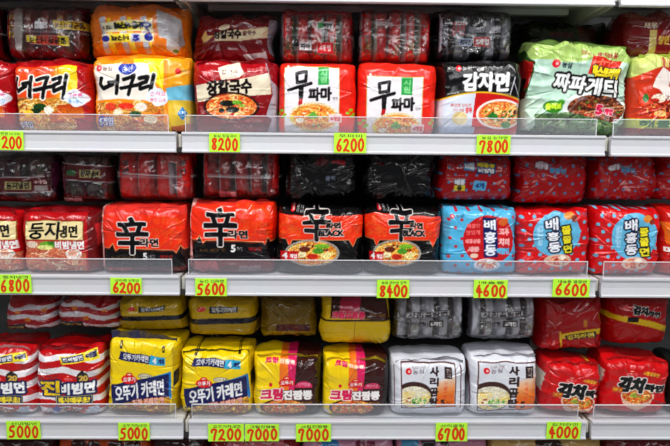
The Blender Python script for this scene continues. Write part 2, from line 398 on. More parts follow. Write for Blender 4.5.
def ottogi(c, x, y, s=1, rot=0):
    c.ell(x, y-4.2*s, 4*s, 3*s, (225, 25, 30)); c.ell(x, y-4.4*s, 2.2*s, 1.5*s, (250, 230, 200)); c.ell(x, y, 8.5*s, 4.6*s, (225, 25, 30)); c.text('오뚜기', x-6.5*s, y-2.6*s, x+6.5*s, y+2.6*s, WH, bold=.25*s, rot=rot)

def brush(c, L, w, col, out, ow, f):
    for k in ((w+2*ow, out), (w, col)):
        for st in L:
            P = [f(x, y) for x, y in st]; n = len(P)
            if n == 2: P = [P[0], ((P[0][0]+P[1][0])/2, (P[0][1]+P[1][1])/2), P[1]]
            c.line(P, k[0], k[1])
NGR = [[(20.5, 79), (18.5, 87), (21, 91), (30, 86.5)], [(27, 84.5), (33, 83)], [(35.5, 77), (33, 96)], [(41, 80.5), (52, 77), (48.5, 86)], [(38, 90), (55.5, 86.5)], [(47.5, 89), (45.5, 97)],
       [(57, 80), (65, 78), (63.5, 83), (57.5, 85.5), (57.5, 91), (66, 87.5)], [(70.5, 76), (66.5, 97)]]
# ---- row 1 fronts
def d_spicy():
    c = Cv(14, 62, 93, 130, (178, 12, 22))
    c.grad([(17, 68), (80, 65), (82, 99), (17, 99)], (242, 84, 22), (252, 214, 40), (52, 82), (68, 82))
    c.rect(17, 97, 76, 130, (206, 146, 60)); c.noodles(c.pmask([(17, 98), (76, 98), (78, 130), (17, 130)]), 150, [(240, 200, 110), (225, 160, 60), (190, 90, 40), (250, 225, 160)], 1.4, 3)
    for x, y, rx, ry, k in ((42, 106, 7, 3.5, (30, 70, 30)), (37, 110, 6, 2.5, (20, 50, 25)), (51, 109, 5, 4, (245, 235, 215)), (30, 112, 5, 3, (245, 190, 60)), (60, 116, 9, 6, (196, 96, 30)), (66, 124, 6, 3, (235, 180, 120))): c.ell(x, y, rx, ry, k)
    c.grad([(60, 104), (84, 102), (86, 116), (60, 118)], (190, 70, 20), (235, 150, 40), (72, 104), (72, 117))
    c.text('얼큰한', 23, 68.5, 36, 72.5, (120, 10, 20), bold=.2); c.text('오동통한 면발', 40, 68.5, 58, 72, (120, 30, 20), bold=.1)
    brush(c, NGR, 3.6, BK, (250, 245, 240), 1.3, lambda x, y: (x, y))
    cloud(c, 79, 97, 1.25, '오동통', '쫄깃쫄깃'); c.text('5개입', 20, 120, 33, 127, WH, bold=.3, out=(90, 60, 140), ow=.6)
    b = (17,99,76,130); c.speck((c.X > b[0])&(c.X < b[2])&(c.Y > b[1])&(c.Y < b[3])&(c.a[..., :3].min(-1) < 225), .22, 5, .9)
    return c
def d_mild():
    c = Cv(92, 56, 192, 130, (246, 152, 24))
    c.poly([(132, 57), (166, 57), (165, 88), (150, 72)], (250, 226, 30)); c.poly([(96, 66), (112, 63), (150, 63), (153, 75), (163, 92), (150, 99), (120, 97), (97, 99)], (240, 232, 222))
    c.rect(97, 101, 166, 130, (206, 140, 60)); c.noodles(c.pmask([(97, 100), (166, 97), (166, 130), (97, 130)]), 170, [(240, 200, 110), (235, 150, 50), (215, 80, 40), (250, 225, 170)], 1.4, 4)
    for x, y, rx, ry, k in ((112, 105, 6, 4, (230, 80, 50)), (128, 104, 8, 3, (235, 60, 40)), (120, 110, 5, 3, (250, 235, 200)), (143, 105, 6, 4, (245, 235, 225)), (137, 112, 6, 3, (40, 90, 50)), (152, 117, 7, 4, (240, 220, 190))): c.ell(x, y, rx, ry, k)
    logo(c, 102, 67, 2.6, (60, 20, 30), '농심', 9); c.ell(130, 67.5, 9.5, 5.8, (28, 62, 176)); c.text('순한', 124, 64, 136, 71, WH, bold=.2)
    brush(c, NGR, 3.7, BK, (244, 238, 232), 1.2, lambda x, y: (103+(x-19)*1.03, 74+(y-76)*.9))
    cloud(c, 160, 95, 1.3, '순하고', '부드럽게', (230, 60, 120), (225, 80, 110)); c.rect(98, 114, 104, 125, (70, 60, 160)); c.text('5개입', 99, 115, 114, 124, WH, bold=.4, out=(80, 70, 160), ow=.9)
    c.poly([(170, 56), (192, 56), (192, 130), (170, 130)], (238, 168, 30)); c.poly([(168, 86), (192, 82), (192, 98), (170, 100)], (120, 190, 215)); c.poly([(170, 98), (192, 98), (192, 130), (170, 130)], (228, 196, 70))
    c.ell(181, 71, 3, 2.6, (220, 20, 35)); c.text('농심', 185, 69, 191, 73, WH, bold=.2); c.poly([(183, 104), (188, 111), (183, 118), (178, 111)], (60, 140, 205)); c.text('면', 180, 108, 186, 114, WH, bold=.2)
    c.poly([(172, 124), (192, 121), (192, 130), (172, 130)], (190, 110, 70))
    b = (97,101,166,130); c.speck((c.X > b[0])&(c.X < b[2])&(c.Y > b[1])&(c.Y < b[3])&(c.a[..., :3].min(-1) < 225), .22, 5, .9)
    return c
def d_kal():
    c = Cv(192, 61, 278, 130, (140, 12, 24))
    c.poly([(192, 61), (268, 61), (270, 76), (194, 86)], (176, 18, 30)); c.poly([(218, 66), (240, 61), (246, 72), (240, 76), (222, 79)], (236, 226, 210)); c.text('칼국수', 222, 67.5, 240, 73, (90, 40, 40), bold=.2, rot=-4)
    c.ell(208, 71, 5, 3.2, (210, 60, 70)); c.text('농심', 203, 69, 213, 73, WH, bold=.2); c.text('얼큰칼칼', 248, 66, 264, 70, (235, 200, 200), bold=.1)
    c.poly([(195, 83), (230, 79), (271, 72), (272, 92), (235, 95), (196, 100)], (233, 222, 198))
    c.text('장칼국수', 206, 77.5, 254, 93, (24, 10, 12), bold=.9, rot=-4, shear=.05)
    c.bowl(232, 104, 29, 14, (60, 16, 16), (226, 120, 50), [(250, 205, 120), (240, 150, 70), (214, 60, 30), (252, 225, 170)], [(200, 30, 20), (250, 220, 150)], 9, 130)
    for x, y, rx, ry, k in ((228, 101, 8, 3, (26, 34, 30)), (233, 107, 7, 3, (40, 50, 44)), (238, 100, 5, 2, (120, 180, 60)), (222, 108, 3, 2, (30, 40, 36)), (243, 103, 3, 1.5, (150, 200, 80))): c.ell(x, y, rx, ry, k)
    c.rect(192, 124, 278, 130, (150, 20, 34)); c.text('매콤한 국물', 234, 121, 254, 125, (240, 190, 190), bold=.1)
    c.poly([(266, 61), (278, 61), (278, 130), (264, 130), (268, 112), (273, 92), (271, 76)], (176, 172, 182)); c.poly([(268, 61), (278, 61), (278, 84), (272, 78)], (150, 20, 36)); c.poly([(267, 112), (273, 116), (268, 130), (264, 130)], (120, 20, 40))
    b = (208,93,262,124); c.speck((c.X > b[0])&(c.X < b[2])&(c.Y > b[1])&(c.Y < b[3])&(c.a[..., :3].min(-1) < 225), .22, 5, .9)
    return c
def d_mupama():
    c = Cv(277, 63, 357, 130, (234, 46, 28))
    c.rect(283.2, 66.2, 339.8, 130, (214, 170, 90)); c.rect(284, 67, 339, 130, (238, 234, 238))
    brush(c, [[(296, 74), (306, 72), (305.5, 80.5), (297, 82), (296, 74)], [(288, 89), (298, 86), (311, 82.5)]], 3.1, (18, 12, 16), (238, 234, 238), .1, lambda x, y: (x, y))
    c.poly([(298.5, 84), (304, 83), (303, 98), (299, 98)], (18, 12, 16)); c.poly([(299, 97), (303, 97), (301, 108), (297.5, 111)], (190, 26, 30))
    c.text('파마', 308, 86, 332, 99, (18, 12, 16), bold=.8, shear=.05, rot=-2); c.text('탕면', 333, 95, 338, 98, (60, 50, 60), bold=.1)
    c.rect(318, 67, 329, 84, (52, 170, 84)); c.text('시', 320, 69, 327, 75, (150, 225, 160), bold=.3); c.text('원', 320, 76, 327, 82, (150, 225, 160), bold=.3)
    c.bowl(314, 114, 25, 14, (236, 214, 176), (232, 150, 60), [(252, 215, 120), (245, 180, 80), (236, 110, 50)], [(90, 170, 60), (240, 240, 220), (210, 60, 30)], 12, 100)
    c.ell(313, 113, 5, 2.6, (120, 190, 80)); c.ell(300, 117, 4, 2.4, (250, 240, 215))
    for x, y in ((281, 111), (351, 110)):
        for dx, dy in ((-3, 0), (3, 1), (0, -3), (1, 3)): c.ell(x+dx, y+dy, 2.2, 1.4, (150, 190, 40))
    c.ell(292, 115, 2, 3, (246, 226, 60)); c.rect(329, 111, 342, 119, (248, 225, 225)); c.text('4개입', 330.5, 112.5, 340.5, 117.5, (220, 30, 40), bold=.3)
    c.ell(287, 65.5, 1.6, 1.2, (250, 220, 220)); c.text('농심', 290, 64.3, 298, 66.6, (250, 200, 200), bold=.1)
    b = (290,101,338,128); c.speck((c.X > b[0])&(c.X < b[2])&(c.Y > b[1])&(c.Y < b[3])&(c.a[..., :3].min(-1) < 225), .22, 5, .9)
    return c
def d_gamja():
    c = Cv(438, 61, 522, 130, (16, 15, 18))
    arc = [(x, 100-10*(1-((x-480)/50)**2)) for x in range(438, 523, 4)]
    c.poly(arc+[(522, 130), (438, 130)], (218, 224, 236)); mk = c.pmask([(x+38, y) for x, y in [(438, 0)]+[(0, 0)]] if 0 else [(474, 92), (522, 92), (522, 130), (470, 130)])
    c.poly([(474, 91)]+[(x, y) for x, y in arc if x > 474]+[(522, 130), (470, 130)], (206, 26, 28)); c.line(arc, 1.5, (236, 190, 40))
    c.text('쫄깃한 감자로', 449, 100.5, 470, 104, (200, 60, 50), bold=.1); c.text('만든 면발', 452, 105, 463, 108.5, (200, 80, 60), bold=.1); c.text('감자', 464, 104, 471, 109, (225, 40, 40), bold=.3)
    c.ell(459, 114, 7.5, 6, (226, 206, 150)); c.ell(461, 116, 5, 4, (240, 226, 176)); c.rect(438, 122, 474, 130, (190, 205, 228))
    c.bowl(500, 110, 25, 14, (240, 232, 228), (226, 130, 60), [(250, 220, 150), (245, 190, 90), (230, 100, 50)], [(40, 120, 50), (250, 230, 190), (30, 90, 40)], 21, 120)
    c.ell(492, 112, 5, 3, (50, 130, 50)); c.ell(506, 120, 5, 3, (70, 140, 60)); c.ell(516, 108, 3, 2, (90, 30, 20))
    logo(c, 456, 68, 2.8, WH, '농심', 9); c.text('국산 감자전분으로 쫄깃한', 474, 66.5, 506, 70, (200, 200, 200), bold=.05)
    c.text('감자면', 460, 71.5, 507, 89.5, (240, 240, 242), bold=1.0); c.text('농', 454, 89, 457, 92, WH)
    c.line([(512, 76), (509, 92)], .9, (230, 230, 235)); c.line([(511, 80), (518, 92)], .8, (200, 200, 210))
    b = (476,98,522,125); c.speck((c.X > b[0])&(c.X < b[2])&(c.Y > b[1])&(c.Y < b[3])&(c.a[..., :3].min(-1) < 225), .22, 5, .9)
    return c
def d_chapa():
    c = Cv(510, 44, 630, 131, (190, 222, 204))
    c.poly([(510, 44), (630, 44), (630, 62), (590, 60), (560, 66), (530, 62), (510, 50)], (178, 206, 120))
    c.poly([(510, 44), (520, 44), (531, 66), (527, 100), (526, 131), (510, 131)], (60, 88, 40)); c.poly([(521, 62), (530, 66), (527, 92), (518, 94)], (168, 28, 26)); c.text('티', 516, 82, 525, 94, WH, bold=.6, out=BK, ow=.8); c.poly([(512, 96), (527, 94), (528, 112), (514, 116)], (90, 24, 18)); c.poly([(516, 110), (534, 96), (545, 104), (540, 131), (516, 131)], (200, 225, 208))
    c.ell(551, 67.5, 4.2, 3.5, (222, 26, 40)); c.ell(552, 67.5, 1.7, 1.6, (245, 190, 190)); c.text('농심', 557, 65.5, 568, 71, (40, 60, 70), bold=.3, rot=3)
    c.poly([(590, 56), (620, 60), (616, 76), (586, 74)], (216, 52, 34)); c.text('since', 578, 52, 592, 56, (170, 70, 40), bold=.2); c.text('올리브유', 594, 52, 616, 57, (170, 50, 40), bold=.3, rot=4); c.line([(590, 64), (612, 60)], 1.6, (240, 120, 90)); c.line([(600, 60), (596, 72)], 1.4, (240, 130, 100))
    c.ell(597, 108, 33, 17, (232, 238, 236)); mk = c.emask(599, 108, 30, 14); c.ell(599, 108, 30, 14, (96, 46, 24)); c.noodles(mk, 160, [(120, 60, 30), (160, 84, 44), (74, 34, 20), (190, 112, 66)], 1.4, 31)
    c.bits(c.emask(604, 108, 24, 9), 14, [(206, 60, 40), (110, 150, 60), (60, 26, 18)], 1, 2.6, 7)
    c.line([(588, 112), (608, 106), (630, 103)], 1.5, (210, 160, 120)); c.line([(592, 116), (612, 109), (630, 106)], 1.2, (196, 140, 100))
    c.ell(553, 108, 10, 6, (64, 140, 40)); c.ell(561, 103, 4, 3, (80, 160, 50)); c.text('올리브', 545, 104, 562, 111, (210, 240, 60), bold=.7, rot=-6)
    c.poly([(536, 116), (570, 112), (630, 122), (630, 131), (536, 131)], (96, 130, 84)); c.noodles(c.pmask([(536, 116), (570, 112), (630, 124), (630, 131), (536, 131)]), 60, [(60, 110, 50), (150, 170, 120), (70, 70, 50)], 1.6, 5)
    c.text('5', 598, 103, 606, 113, (225, 40, 90), bold=1, out=WH, ow=.6, rot=4); c.text('개입', 607, 106, 617, 113, (225, 40, 90), bold=.5, out=WH, ow=.6, rot=4)
    c.text('짜파게티', 551, 76, 619, 94, (236, 240, 240), bold=.8, out=(30, 16, 20), ow=2.0, rot=3, shear=.12, shadow=(30, 16, 20))
    c.text('짜파게티', 551, 76, 619, 94, (236, 240, 240), bold=.8, rot=3, shear=.12)
    c.text('히스토리팩', 590, 66.5, 620, 77, (250, 226, 50), bold=.8, out=(50, 20, 20), ow=1, rot=5)
    b = (566,95,628,122); c.speck((c.X > b[0])&(c.X < b[2])&(c.Y > b[1])&(c.Y < b[3])&(c.a[..., :3].min(-1) < 225), .22, 5, .9)
    return c
def d_seafood():
    c = Cv(624, 55, 704, 130, (196, 48, 26))
    c.grad([(624, 62), (704, 62), (704, 116), (624, 118)], (216, 66, 30), (160, 22, 22), (632, 80), (690, 90)); c.poly([(624, 55), (704, 55), (704, 66), (660, 64), (632, 70), (624, 74)], (206, 216, 130))
    c.rect(650, 58, 704, 66, (208, 190, 110)); 
    for i in range(7): c.rect(652+i*6, 58, 654+i*6, 66, (180, 60, 50))
    c.poly([(645, 74), (652, 66), (662, 70), (660, 82), (668, 92), (660, 96), (650, 86), (642, 84)], (236, 226, 220))
    for x, y, rx, ry, k in ((640, 100, 7, 3, (232, 90, 60)), (650, 94, 8, 4, (246, 226, 206)), (660, 104, 9, 5, (120, 30, 20)), (646, 96, 5, 2, (210, 60, 40)), (636, 94, 3, 4, (60, 130, 60)), (672, 98, 8, 4, (240, 120, 60)), (652, 108, 7, 3, (250, 190, 120)), (668, 112, 8, 4, (90, 24, 20)), (680, 106, 8, 5, (240, 210, 160))): c.ell(x, y, rx, ry, k)
    c.noodles(c.emask(664, 104, 28, 12), 60, [(246, 190, 110), (220, 90, 50), (120, 30, 20)], 1.1, 8)
    c.rect(624, 113, 704, 122, (200, 206, 60)); c.text('해물라면', 630, 114, 700, 121, (30, 110, 50), bold=.5)
    c.rect(624, 122, 704, 130, (150, 40, 30))
    b = (628,88,700,113); c.speck((c.X > b[0])&(c.X < b[2])&(c.Y > b[1])&(c.Y < b[3])&(c.a[..., :3].min(-1) < 225), .22, 5, .9)
    return c
# ---- row 2 fronts
def d_nest():
    c = Cv(22, 206, 103, 280, (184, 20, 28))
    c.rect(28, 220, 86.5, 242, (150, 110, 50)); c.rect(28.8, 220.8, 85.7, 241.2, (246, 228, 176)); c.text('둥지', 32, 221.5, 63, 241, BK, bold=.6, shear=.15); c.text('냉면', 62, 225, 81, 239, BK, bold=.5, rot=-2)
    logo(c, 34, 216, 2.2, (235, 190, 190), '농심', 7); c.text('매콤새콤', 71, 214, 84, 218, (245, 190, 190), bold=.15)
    c.poly([(26, 243), (60, 243), (70, 256), (88, 256), (88, 280), (24, 280)], (206, 120, 90)); c.noodles(c.pmask([(26, 244), (60, 244), (70, 258), (86, 262), (86, 280), (24, 280)]), 110, [(240, 200, 160), (220, 150, 120), (190, 80, 60), (250, 230, 200)], 1.2, 2)
    c.ell(52, 247, 9, 4, (120, 180, 60)); c.ell(48, 250, 8, 2.6, (236, 236, 150)); c.ell(56, 245, 5, 2, (60, 130, 40)); c.ell(35, 247, 6, 4, (244, 214, 196)); c.ell(76, 257, 8, 6, (240, 222, 212)); c.ell(75, 256, 4.5, 3.4, (226, 170, 150))
    c.text('비빔냉면', 58, 242.5, 87, 252, WH, bold=.6, out=(190, 40, 50), ow=.5)
    c.poly([(90, 206), (103, 206), (103, 280), (90, 280)], (120, 10, 18)); c.poly([(96, 224), (101, 222), (102, 246), (97, 250)], (206, 40, 50))
    b = (24,244,88,280); c.speck((c.X > b[0])&(c.X < b[2])&(c.Y > b[1])&(c.Y < b[3])&(c.a[..., :3].min(-1) < 225), .22, 5, .9)
    return c
def zig(x0, x1, y0, y1, a, b):
    n = x1-x0; P = [(x0, y0), (x0+n*.08, y0), (x0+n*.12, y0-b), (x0+n*.16, y0+a), (x0+n*.20, y0)]
    P += [(x0+n*.86, y1), (x0+n*.89, y1+a), (x0+n*.93, y1-b), (x0+n*.96, y1), (x1, y1)]
    return P
def d_shin():
    c = Cv(185, 200, 277, 278, (240, 56, 22)); c.poly([(185, 200), (277, 200), (277, 204), (185, 205)], (220, 60, 50))
    r = RS(3)
    for i in range(70):
        x, y = r.uniform(236, 273), r.uniform(204, 240); c.ell(x, y, r.uniform(.8, 2), r.uniform(.8, 2), (236, 92, 30), .7)
    for i, ch in enumerate('辛라면辛라면'): c.text(ch, 244+(i % 3)*9, 208+(i//3)*13, 251+(i % 3)*9, 216+(i//3)*13, (240, 96, 34), bold=.1)
    Z = zig(189, 277, 241, 243, 3, 5); c.poly(Z+[(277, 278), (189, 278)], (16, 12, 16)); c.line(Z, .7, (236, 180, 120)); c.line([(x, y+1.4) for x, y in Z], .5, (160, 30, 20))
    c.poly([(185, 200), (189, 200), (190, 262), (187, 278), (185, 278)], (228, 170, 165)); c.poly([(188, 262), (277, 262), (277, 278), (186, 278)], (120, 32, 38)); c.poly([(192, 264), (216, 263), (220, 278), (190, 278)], (190, 90, 96)); c.poly([(240, 268), (262, 268), (262, 278), (238, 278)], (150, 120, 124))
    c.text('辛', 203, 207, 238, 248, (14, 10, 14), bold=1.1, out=(240, 230, 226), ow=1.0); c.text('라면', 228, 230, 249, 240, (14, 10, 14), bold=.7, out=(245, 220, 210), ow=.6)
    c.text('5', 231, 246, 236, 254, WH, bold=.5); c.text('개입', 237, 248, 244, 253, (225, 225, 225), bold=.2); c.text('농심 매운 맛', 198, 250, 226, 253.5, (150, 110, 50), bold=.1); c.text('매운맛', 250, 248, 264, 253, (150, 20, 24), bold=.3)
    return c
def d_black():
    c = Cv(276, 203, 364, 278, (14, 13, 15)); Z = [(276, 238), (286, 239), (289, 247), (292, 240), (349, 240), (353, 247), (357, 238), (364, 237)]
    c.poly([(276, 213), (300, 212), (320, 214), (364, 214)]+Z[::-1], (238, 62, 28)); c.line(Z, .7, (220, 150, 100)); r = RS(5)
    for i in range(60): c.ell(r.uniform(278, 300), r.uniform(215, 236), r.uniform(.8, 2), r.uniform(.8, 1.8), (238, 104, 40), .6)
    for i in range(30): c.ell(r.uniform(344, 362), r.uniform(218, 236), r.uniform(.8, 2), r.uniform(.8, 1.8), (238, 96, 40), .6)
    logo(c, 291, 207.5, 2.4, (200, 200, 200), '농심', 8)
    c.bowl(312, 254, 28, 14.5, (168, 160, 150), (222, 130, 40), [(250, 215, 110), (240, 170, 60), (252, 232, 160)], [(120, 40, 20), (240, 230, 200), (90, 30, 20)], 14, 130)
    for x, y, rx, ry, k in ((322, 247, 8, 2.6, (130, 190, 50)), (318, 252, 6, 3, (90, 160, 50)), (304, 250, 6, 3, (110, 46, 26)), (300, 256, 6, 3, (246, 226, 180)), (312, 258, 6, 3, (200, 50, 30)), (326, 257, 5, 3, (236, 220, 150))): c.ell(x, y, rx, ry, k)
    c.text('辛', 302, 203, 331, 242, (12, 10, 14), bold=1.0, out=(236, 228, 224), ow=.9); c.text('라면', 326, 221, 341, 228.5, (12, 10, 14), bold=.6, out=(236, 215, 205), ow=.6); c.text('BLACK', 318, 229.5, 344, 236.5, (12, 10, 14), bold=.7, out=(246, 236, 230), ow=.7)
    c.rect(280, 252, 297, 262, (210, 22, 32)); c.text('4', 281.5, 253.5, 287, 260.5, WH, bold=.6); c.text('개입', 288.5, 255, 296, 260, WH, bold=.3)
    b = (286,241,338,268); c.speck((c.X > b[0])&(c.X < b[2])&(c.Y > b[1])&(c.Y < b[3])&(c.a[..., :3].min(-1) < 225), .22, 5, .9)
    return c
DOTB = (120, 190, 220)
def d_bluebae():
    c = Cv(441, 203, 519, 278, (92, 186, 226)); c.dots(444, 208, 519, 278, 13, 1.7, (196, 40, 56), 2)
    c.ell(490, 239, 26, 26, (204, 26, 34)); logo(c, 453, 214, 2.4, (30, 50, 90), '농심', 8)
    c.poly([(483, 215.5), (497, 215), (499.5, 257), (486, 258)], (26, 36, 104))
    for i, ch in enumerate('배홍동'): c.text(ch, 484.5+i*.8, 217+i*13.5, 496.5+i*.8, 229+i*13.5, (240, 243, 250), bold=.5, rot=-2)
    c.text('고추', 499, 226, 511, 234, (246, 180, 180), bold=.6); c.text('치미', 499, 237, 511, 245, (246, 190, 190), bold=.6); c.text('비빔면', 498, 247, 511, 254, (100, 190, 230), bold=.5)
    c.text('매콤한', 468, 222, 481, 227, (246, 120, 120), bold=.3); c.text('맛있게', 467, 229, 481, 234, (246, 120, 120), bold=.3); c.text('매콤상큼', 466, 238, 482, 243, (246, 160, 160), bold=.4); c.text('새콤', 469, 246, 481, 252, (246, 180, 180), bold=.6); c.ell(504, 220, 5, 4, (220, 110, 50)); c.ell(476, 256, 4, 2.6, (240, 210, 190))
    c.ell(489, 266, 13, 7, (226, 232, 240)); c.noodles(c.emask(489, 265, 10, 5), 30, [(226, 90, 50), (240, 170, 120), (180, 40, 30)], 1.2, 4); c.ell(492, 262, 4, 2.5, (240, 240, 230)); c.text('4개', 506, 262, 515, 268, (210, 40, 70), bold=.6)
    return c
def d_redbae(cx=555, cy=236, seed=3):
    c = Cv(515, 204, 595, 278, (212, 20, 28)); c.dots(517, 207, 595, 278, 11, 1.9, DOTB, seed)
    c.ell(cx, cy, 24, 24, (110, 190, 226)); logo(c, 529, 212, 1.8, (240, 190, 190), '농심', 8)
    for i, ch in enumerate('배홍동'): c.text(ch, cx-12+i*1.6, cy-17+i*12.5, cx+1+i*1.6, cy-6+i*12.5, (240, 243, 250), rot=-5, bold=.5, out=(22, 24, 60), ow=1.6)
    for i, ch in enumerate('쫄쫄면'): c.text(ch, cx+4+i*1.3, cy-10+i*10.5, cx+14+i*1.3, cy-.8+i*10.5, (238, 226, 50), rot=-5, bold=.5, out=(30, 26, 30), ow=1.4)
    c.ell(cx+12, cy-19, 5, 3.5, (226, 150, 70)); c.ell(cx+17, cy-16, 3, 3, (150, 60, 40)); c.text('매콤', cx-20, cy-12, cx-14, cy+12, (170, 215, 240), bold=.3, rot=0)
    c.ell(cx+2, 264, 14, 7, (226, 196, 180)); c.noodles(c.emask(cx+2, 264, 11, 5), 34, [(220, 80, 40), (240, 170, 120), (180, 36, 30)], 1.2, 4); c.ell(cx+6, 261, 4, 2.5, (250, 240, 220)); c.text('더 쫄깃한 면발', 575, 213, 590, 217, (120, 190, 220), bold=.2)
    return c
def d_redyel():
    c = Cv(656, 204, 736, 278, (200, 30, 22)); c.poly([(656, 222), (690, 214), (700, 250), (660, 244)], (236, 120, 30)); c.text('라면', 664, 222, 700, 240, (250, 226, 60), bold=1); c.ell(696, 256, 20, 12, (240, 180, 60)); c.text('매운', 658, 246, 676, 254, WH, bold=.6)
    return c
# ---- row 3 fronts
def d_jin():
    c = Cv(36, 336, 107, 421, (196, 22, 30))
    for i, y in enumerate(range(342, 424, 17)):
        P = [(36+k*6, y+2.2*math.sin(k*.8+i)+(k*.35)) for k in range(13)]; c.poly(P+[(x, yy+7.5) for x, yy in P[::-1]], (236, 232, 236))
    c.poly([(62, 346), (98, 341), (100, 351), (66, 357)], (246, 226, 60)); c.poly([(64, 347), (86, 344), (87, 352), (67, 355)], (30, 34, 90)); c.text('진비빔면', 66, 346.5, 86, 352.5, WH, bold=.3, rot=-7); c.text('4개입', 88, 343.5, 98, 349.5, (30, 34, 90), bold=.6, rot=-7)
    ottogi(c, 71, 373.5, .62); c.text('매콤 시원', 48, 368, 62, 371, (120, 20, 30), bold=.2); c.text('새콤한', 50, 372.5, 61, 375.5, (120, 20, 30), bold=.2)
    c.poly([(80, 368), (85, 363), (90, 368), (91, 378), (79, 378)], (40, 32, 30)); c.text('20', 81, 369, 90, 376, (222, 186, 90), bold=.6)
    c.text('비빔면', 62, 377.5, 97, 392, (246, 246, 246), bold=.9, out=(26, 34, 96), ow=2.2, shear=.06, rot=-2); c.text('진', 42, 375, 63, 395, (250, 214, 30), bold=1.2, out=(26, 34, 96), ow=2.0, shear=.06)
    c.rect(57, 393, 94, 405.5, (24, 36, 104)); c.line([(58, 394), (93, 394), (93, 404.5), (58, 404.5)], .5, (226, 220, 120), closed=True); c.text('배사매무초!', 60, 395, 91, 403.5, (250, 226, 60), bold=.5)
    c.ell(70, 416, 20, 9, (220, 225, 240)); c.noodles(c.emask(72, 414, 15, 6), 60, [(196, 60, 40), (240, 190, 150), (70, 110, 60), (160, 40, 30)], 1.3, 4); c.poly([(58, 406), (63, 411), (58, 416), (53, 411)], (60, 90, 170)); c.poly([(90, 408), (99, 408), (99, 419), (90, 419)], (200, 210, 225))
    return c
def d_curry():
    c = Cv(98, 334, 182, 421, (246, 216, 16)); c.poly([(98, 334), (182, 334), (182, 339), (140, 342), (98, 338)], (228, 196, 20))
    c.poly([(116, 352), (150, 355), (149, 364), (113, 361)], (26, 34, 100)); c.text('오뚜기카레면', 118, 354, 148, 361.5, WH, bold=.35, rot=4); c.poly([(150, 354), (166, 355.5), (166, 365), (148, 364)], (60, 180, 220)); c.text('4', 152, 356, 156.5, 363, WH, bold=.6); c.text('개입', 158, 357, 165, 363, (24, 40, 110), bold=.4)
    for x in (115, 163): c.rect(x, 343, x+3, 350, (60, 50, 20)); c.rect(x+.8, 345, x+2, 348, (220, 190, 20))
    c.ell(144, 377.5, 8, 3.2, (70, 76, 90)); c.ell(144, 377.5, 7.4, 2.7, (236, 226, 190)); c.text('맛있는 카레', 138, 376, 150, 379, (60, 60, 80), bold=.1)
    c.poly([(137, 382), (173, 371), (175, 400), (130, 406)], (24, 130, 200)); c.poly([(104, 389), (171, 373.5), (172, 398), (107, 412)], (24, 30, 96)); c.text('오뚜기 카레면', 109, 384.5, 167, 402, (244, 244, 246), bold=.7, rot=-11, shear=.1); ottogi(c, 126, 382, 1.05, -3)
    mk = c.pmask([(104, 411), (173, 398), (174, 421), (104, 421)]); c.poly([(104, 411), (173, 398), (174, 421), (104, 421)], (190, 130, 40)); c.noodles(mk, 90, [(240, 196, 70), (210, 150, 50), (150, 80, 30)], 1.4, 3); c.bits(mk, 26, [(196, 60, 40), (90, 130, 50), (240, 220, 120), (120, 60, 30)], 1.2, 2.8, 6)
    c.text('진한 카레의 맛', 130, 401, 168, 409, (240, 190, 170), bold=.5, rot=-9, out=(180, 60, 50), ow=.5)
    c.poly([(174, 345), (182, 345), (182, 421), (176, 421)], (206, 176, 20)); c.poly([(176, 372), (181, 368), (180, 384), (176, 388)], (30, 30, 40))
    b = (104,404,174,421); c.speck((c.X > b[0])&(c.X < b[2])&(c.Y > b[1])&(c.Y < b[3])&(c.a[..., :3].min(-1) < 225), .22, 5, .9)
    return c
def d_cream():
    c = Cv(252, 345, 323, 421, (246, 214, 26)); c.poly([(280, 345), (290, 345), (292, 421), (278, 421)], (240, 130, 40)); c.poly([(288, 345), (301, 345), (300, 421), (290, 421)], (226, 40, 110)); c.poly([(298, 345), (323, 345), (323, 421), (296, 421), (294, 400)], (66, 26, 24))
    c.text('크림', 264, 350, 278, 356, (220, 40, 100), bold=.6, rot=3); c.text('진짬뽕', 279, 351.5, 296, 356, (250, 230, 210), bold=.3, rot=3)
    ottogi(c, 287, 378, 1.0); c.ell(305, 383, 9, 7, (222, 60, 110)); c.rect(295, 384, 316, 391, (66, 26, 24)); c.text('부드러운', 299, 378, 312, 382.5, WH, bold=.2)
    c.bowl(284, 409, 25, 12, (44, 24, 22), (222, 120, 50), [(246, 200, 110), (236, 150, 70), (206, 70, 40)], [(230, 60, 40), (250, 230, 200), (60, 110, 50)], 18, 110)
    c.text('크림', 259, 385, 283, 399, (222, 32, 96), bold=.9, out=(250, 240, 236), ow=1.0, rot=-2, shear=.08); c.text('진짬뽕', 283, 387, 314, 399, (248, 244, 244), bold=.8, out=(70, 20, 30), ow=.9); c.ell(270, 380.5, 1.8, 2.4, (210, 30, 60)); c.text('매콤하고 부드러운', 290, 401, 314, 405, (246, 190, 60), bold=.2)
    c.poly([(318, 350), (323, 350), (323, 421), (317, 421)], (40, 18, 18)); c.rect(253, 412, 259, 420, (226, 226, 220))
    b = (262,399,308,420); c.speck((c.X > b[0])&(c.X < b[2])&(c.Y > b[1])&(c.Y < b[3])&(c.a[..., :3].min(-1) < 225), .22, 5, .9)
    return c
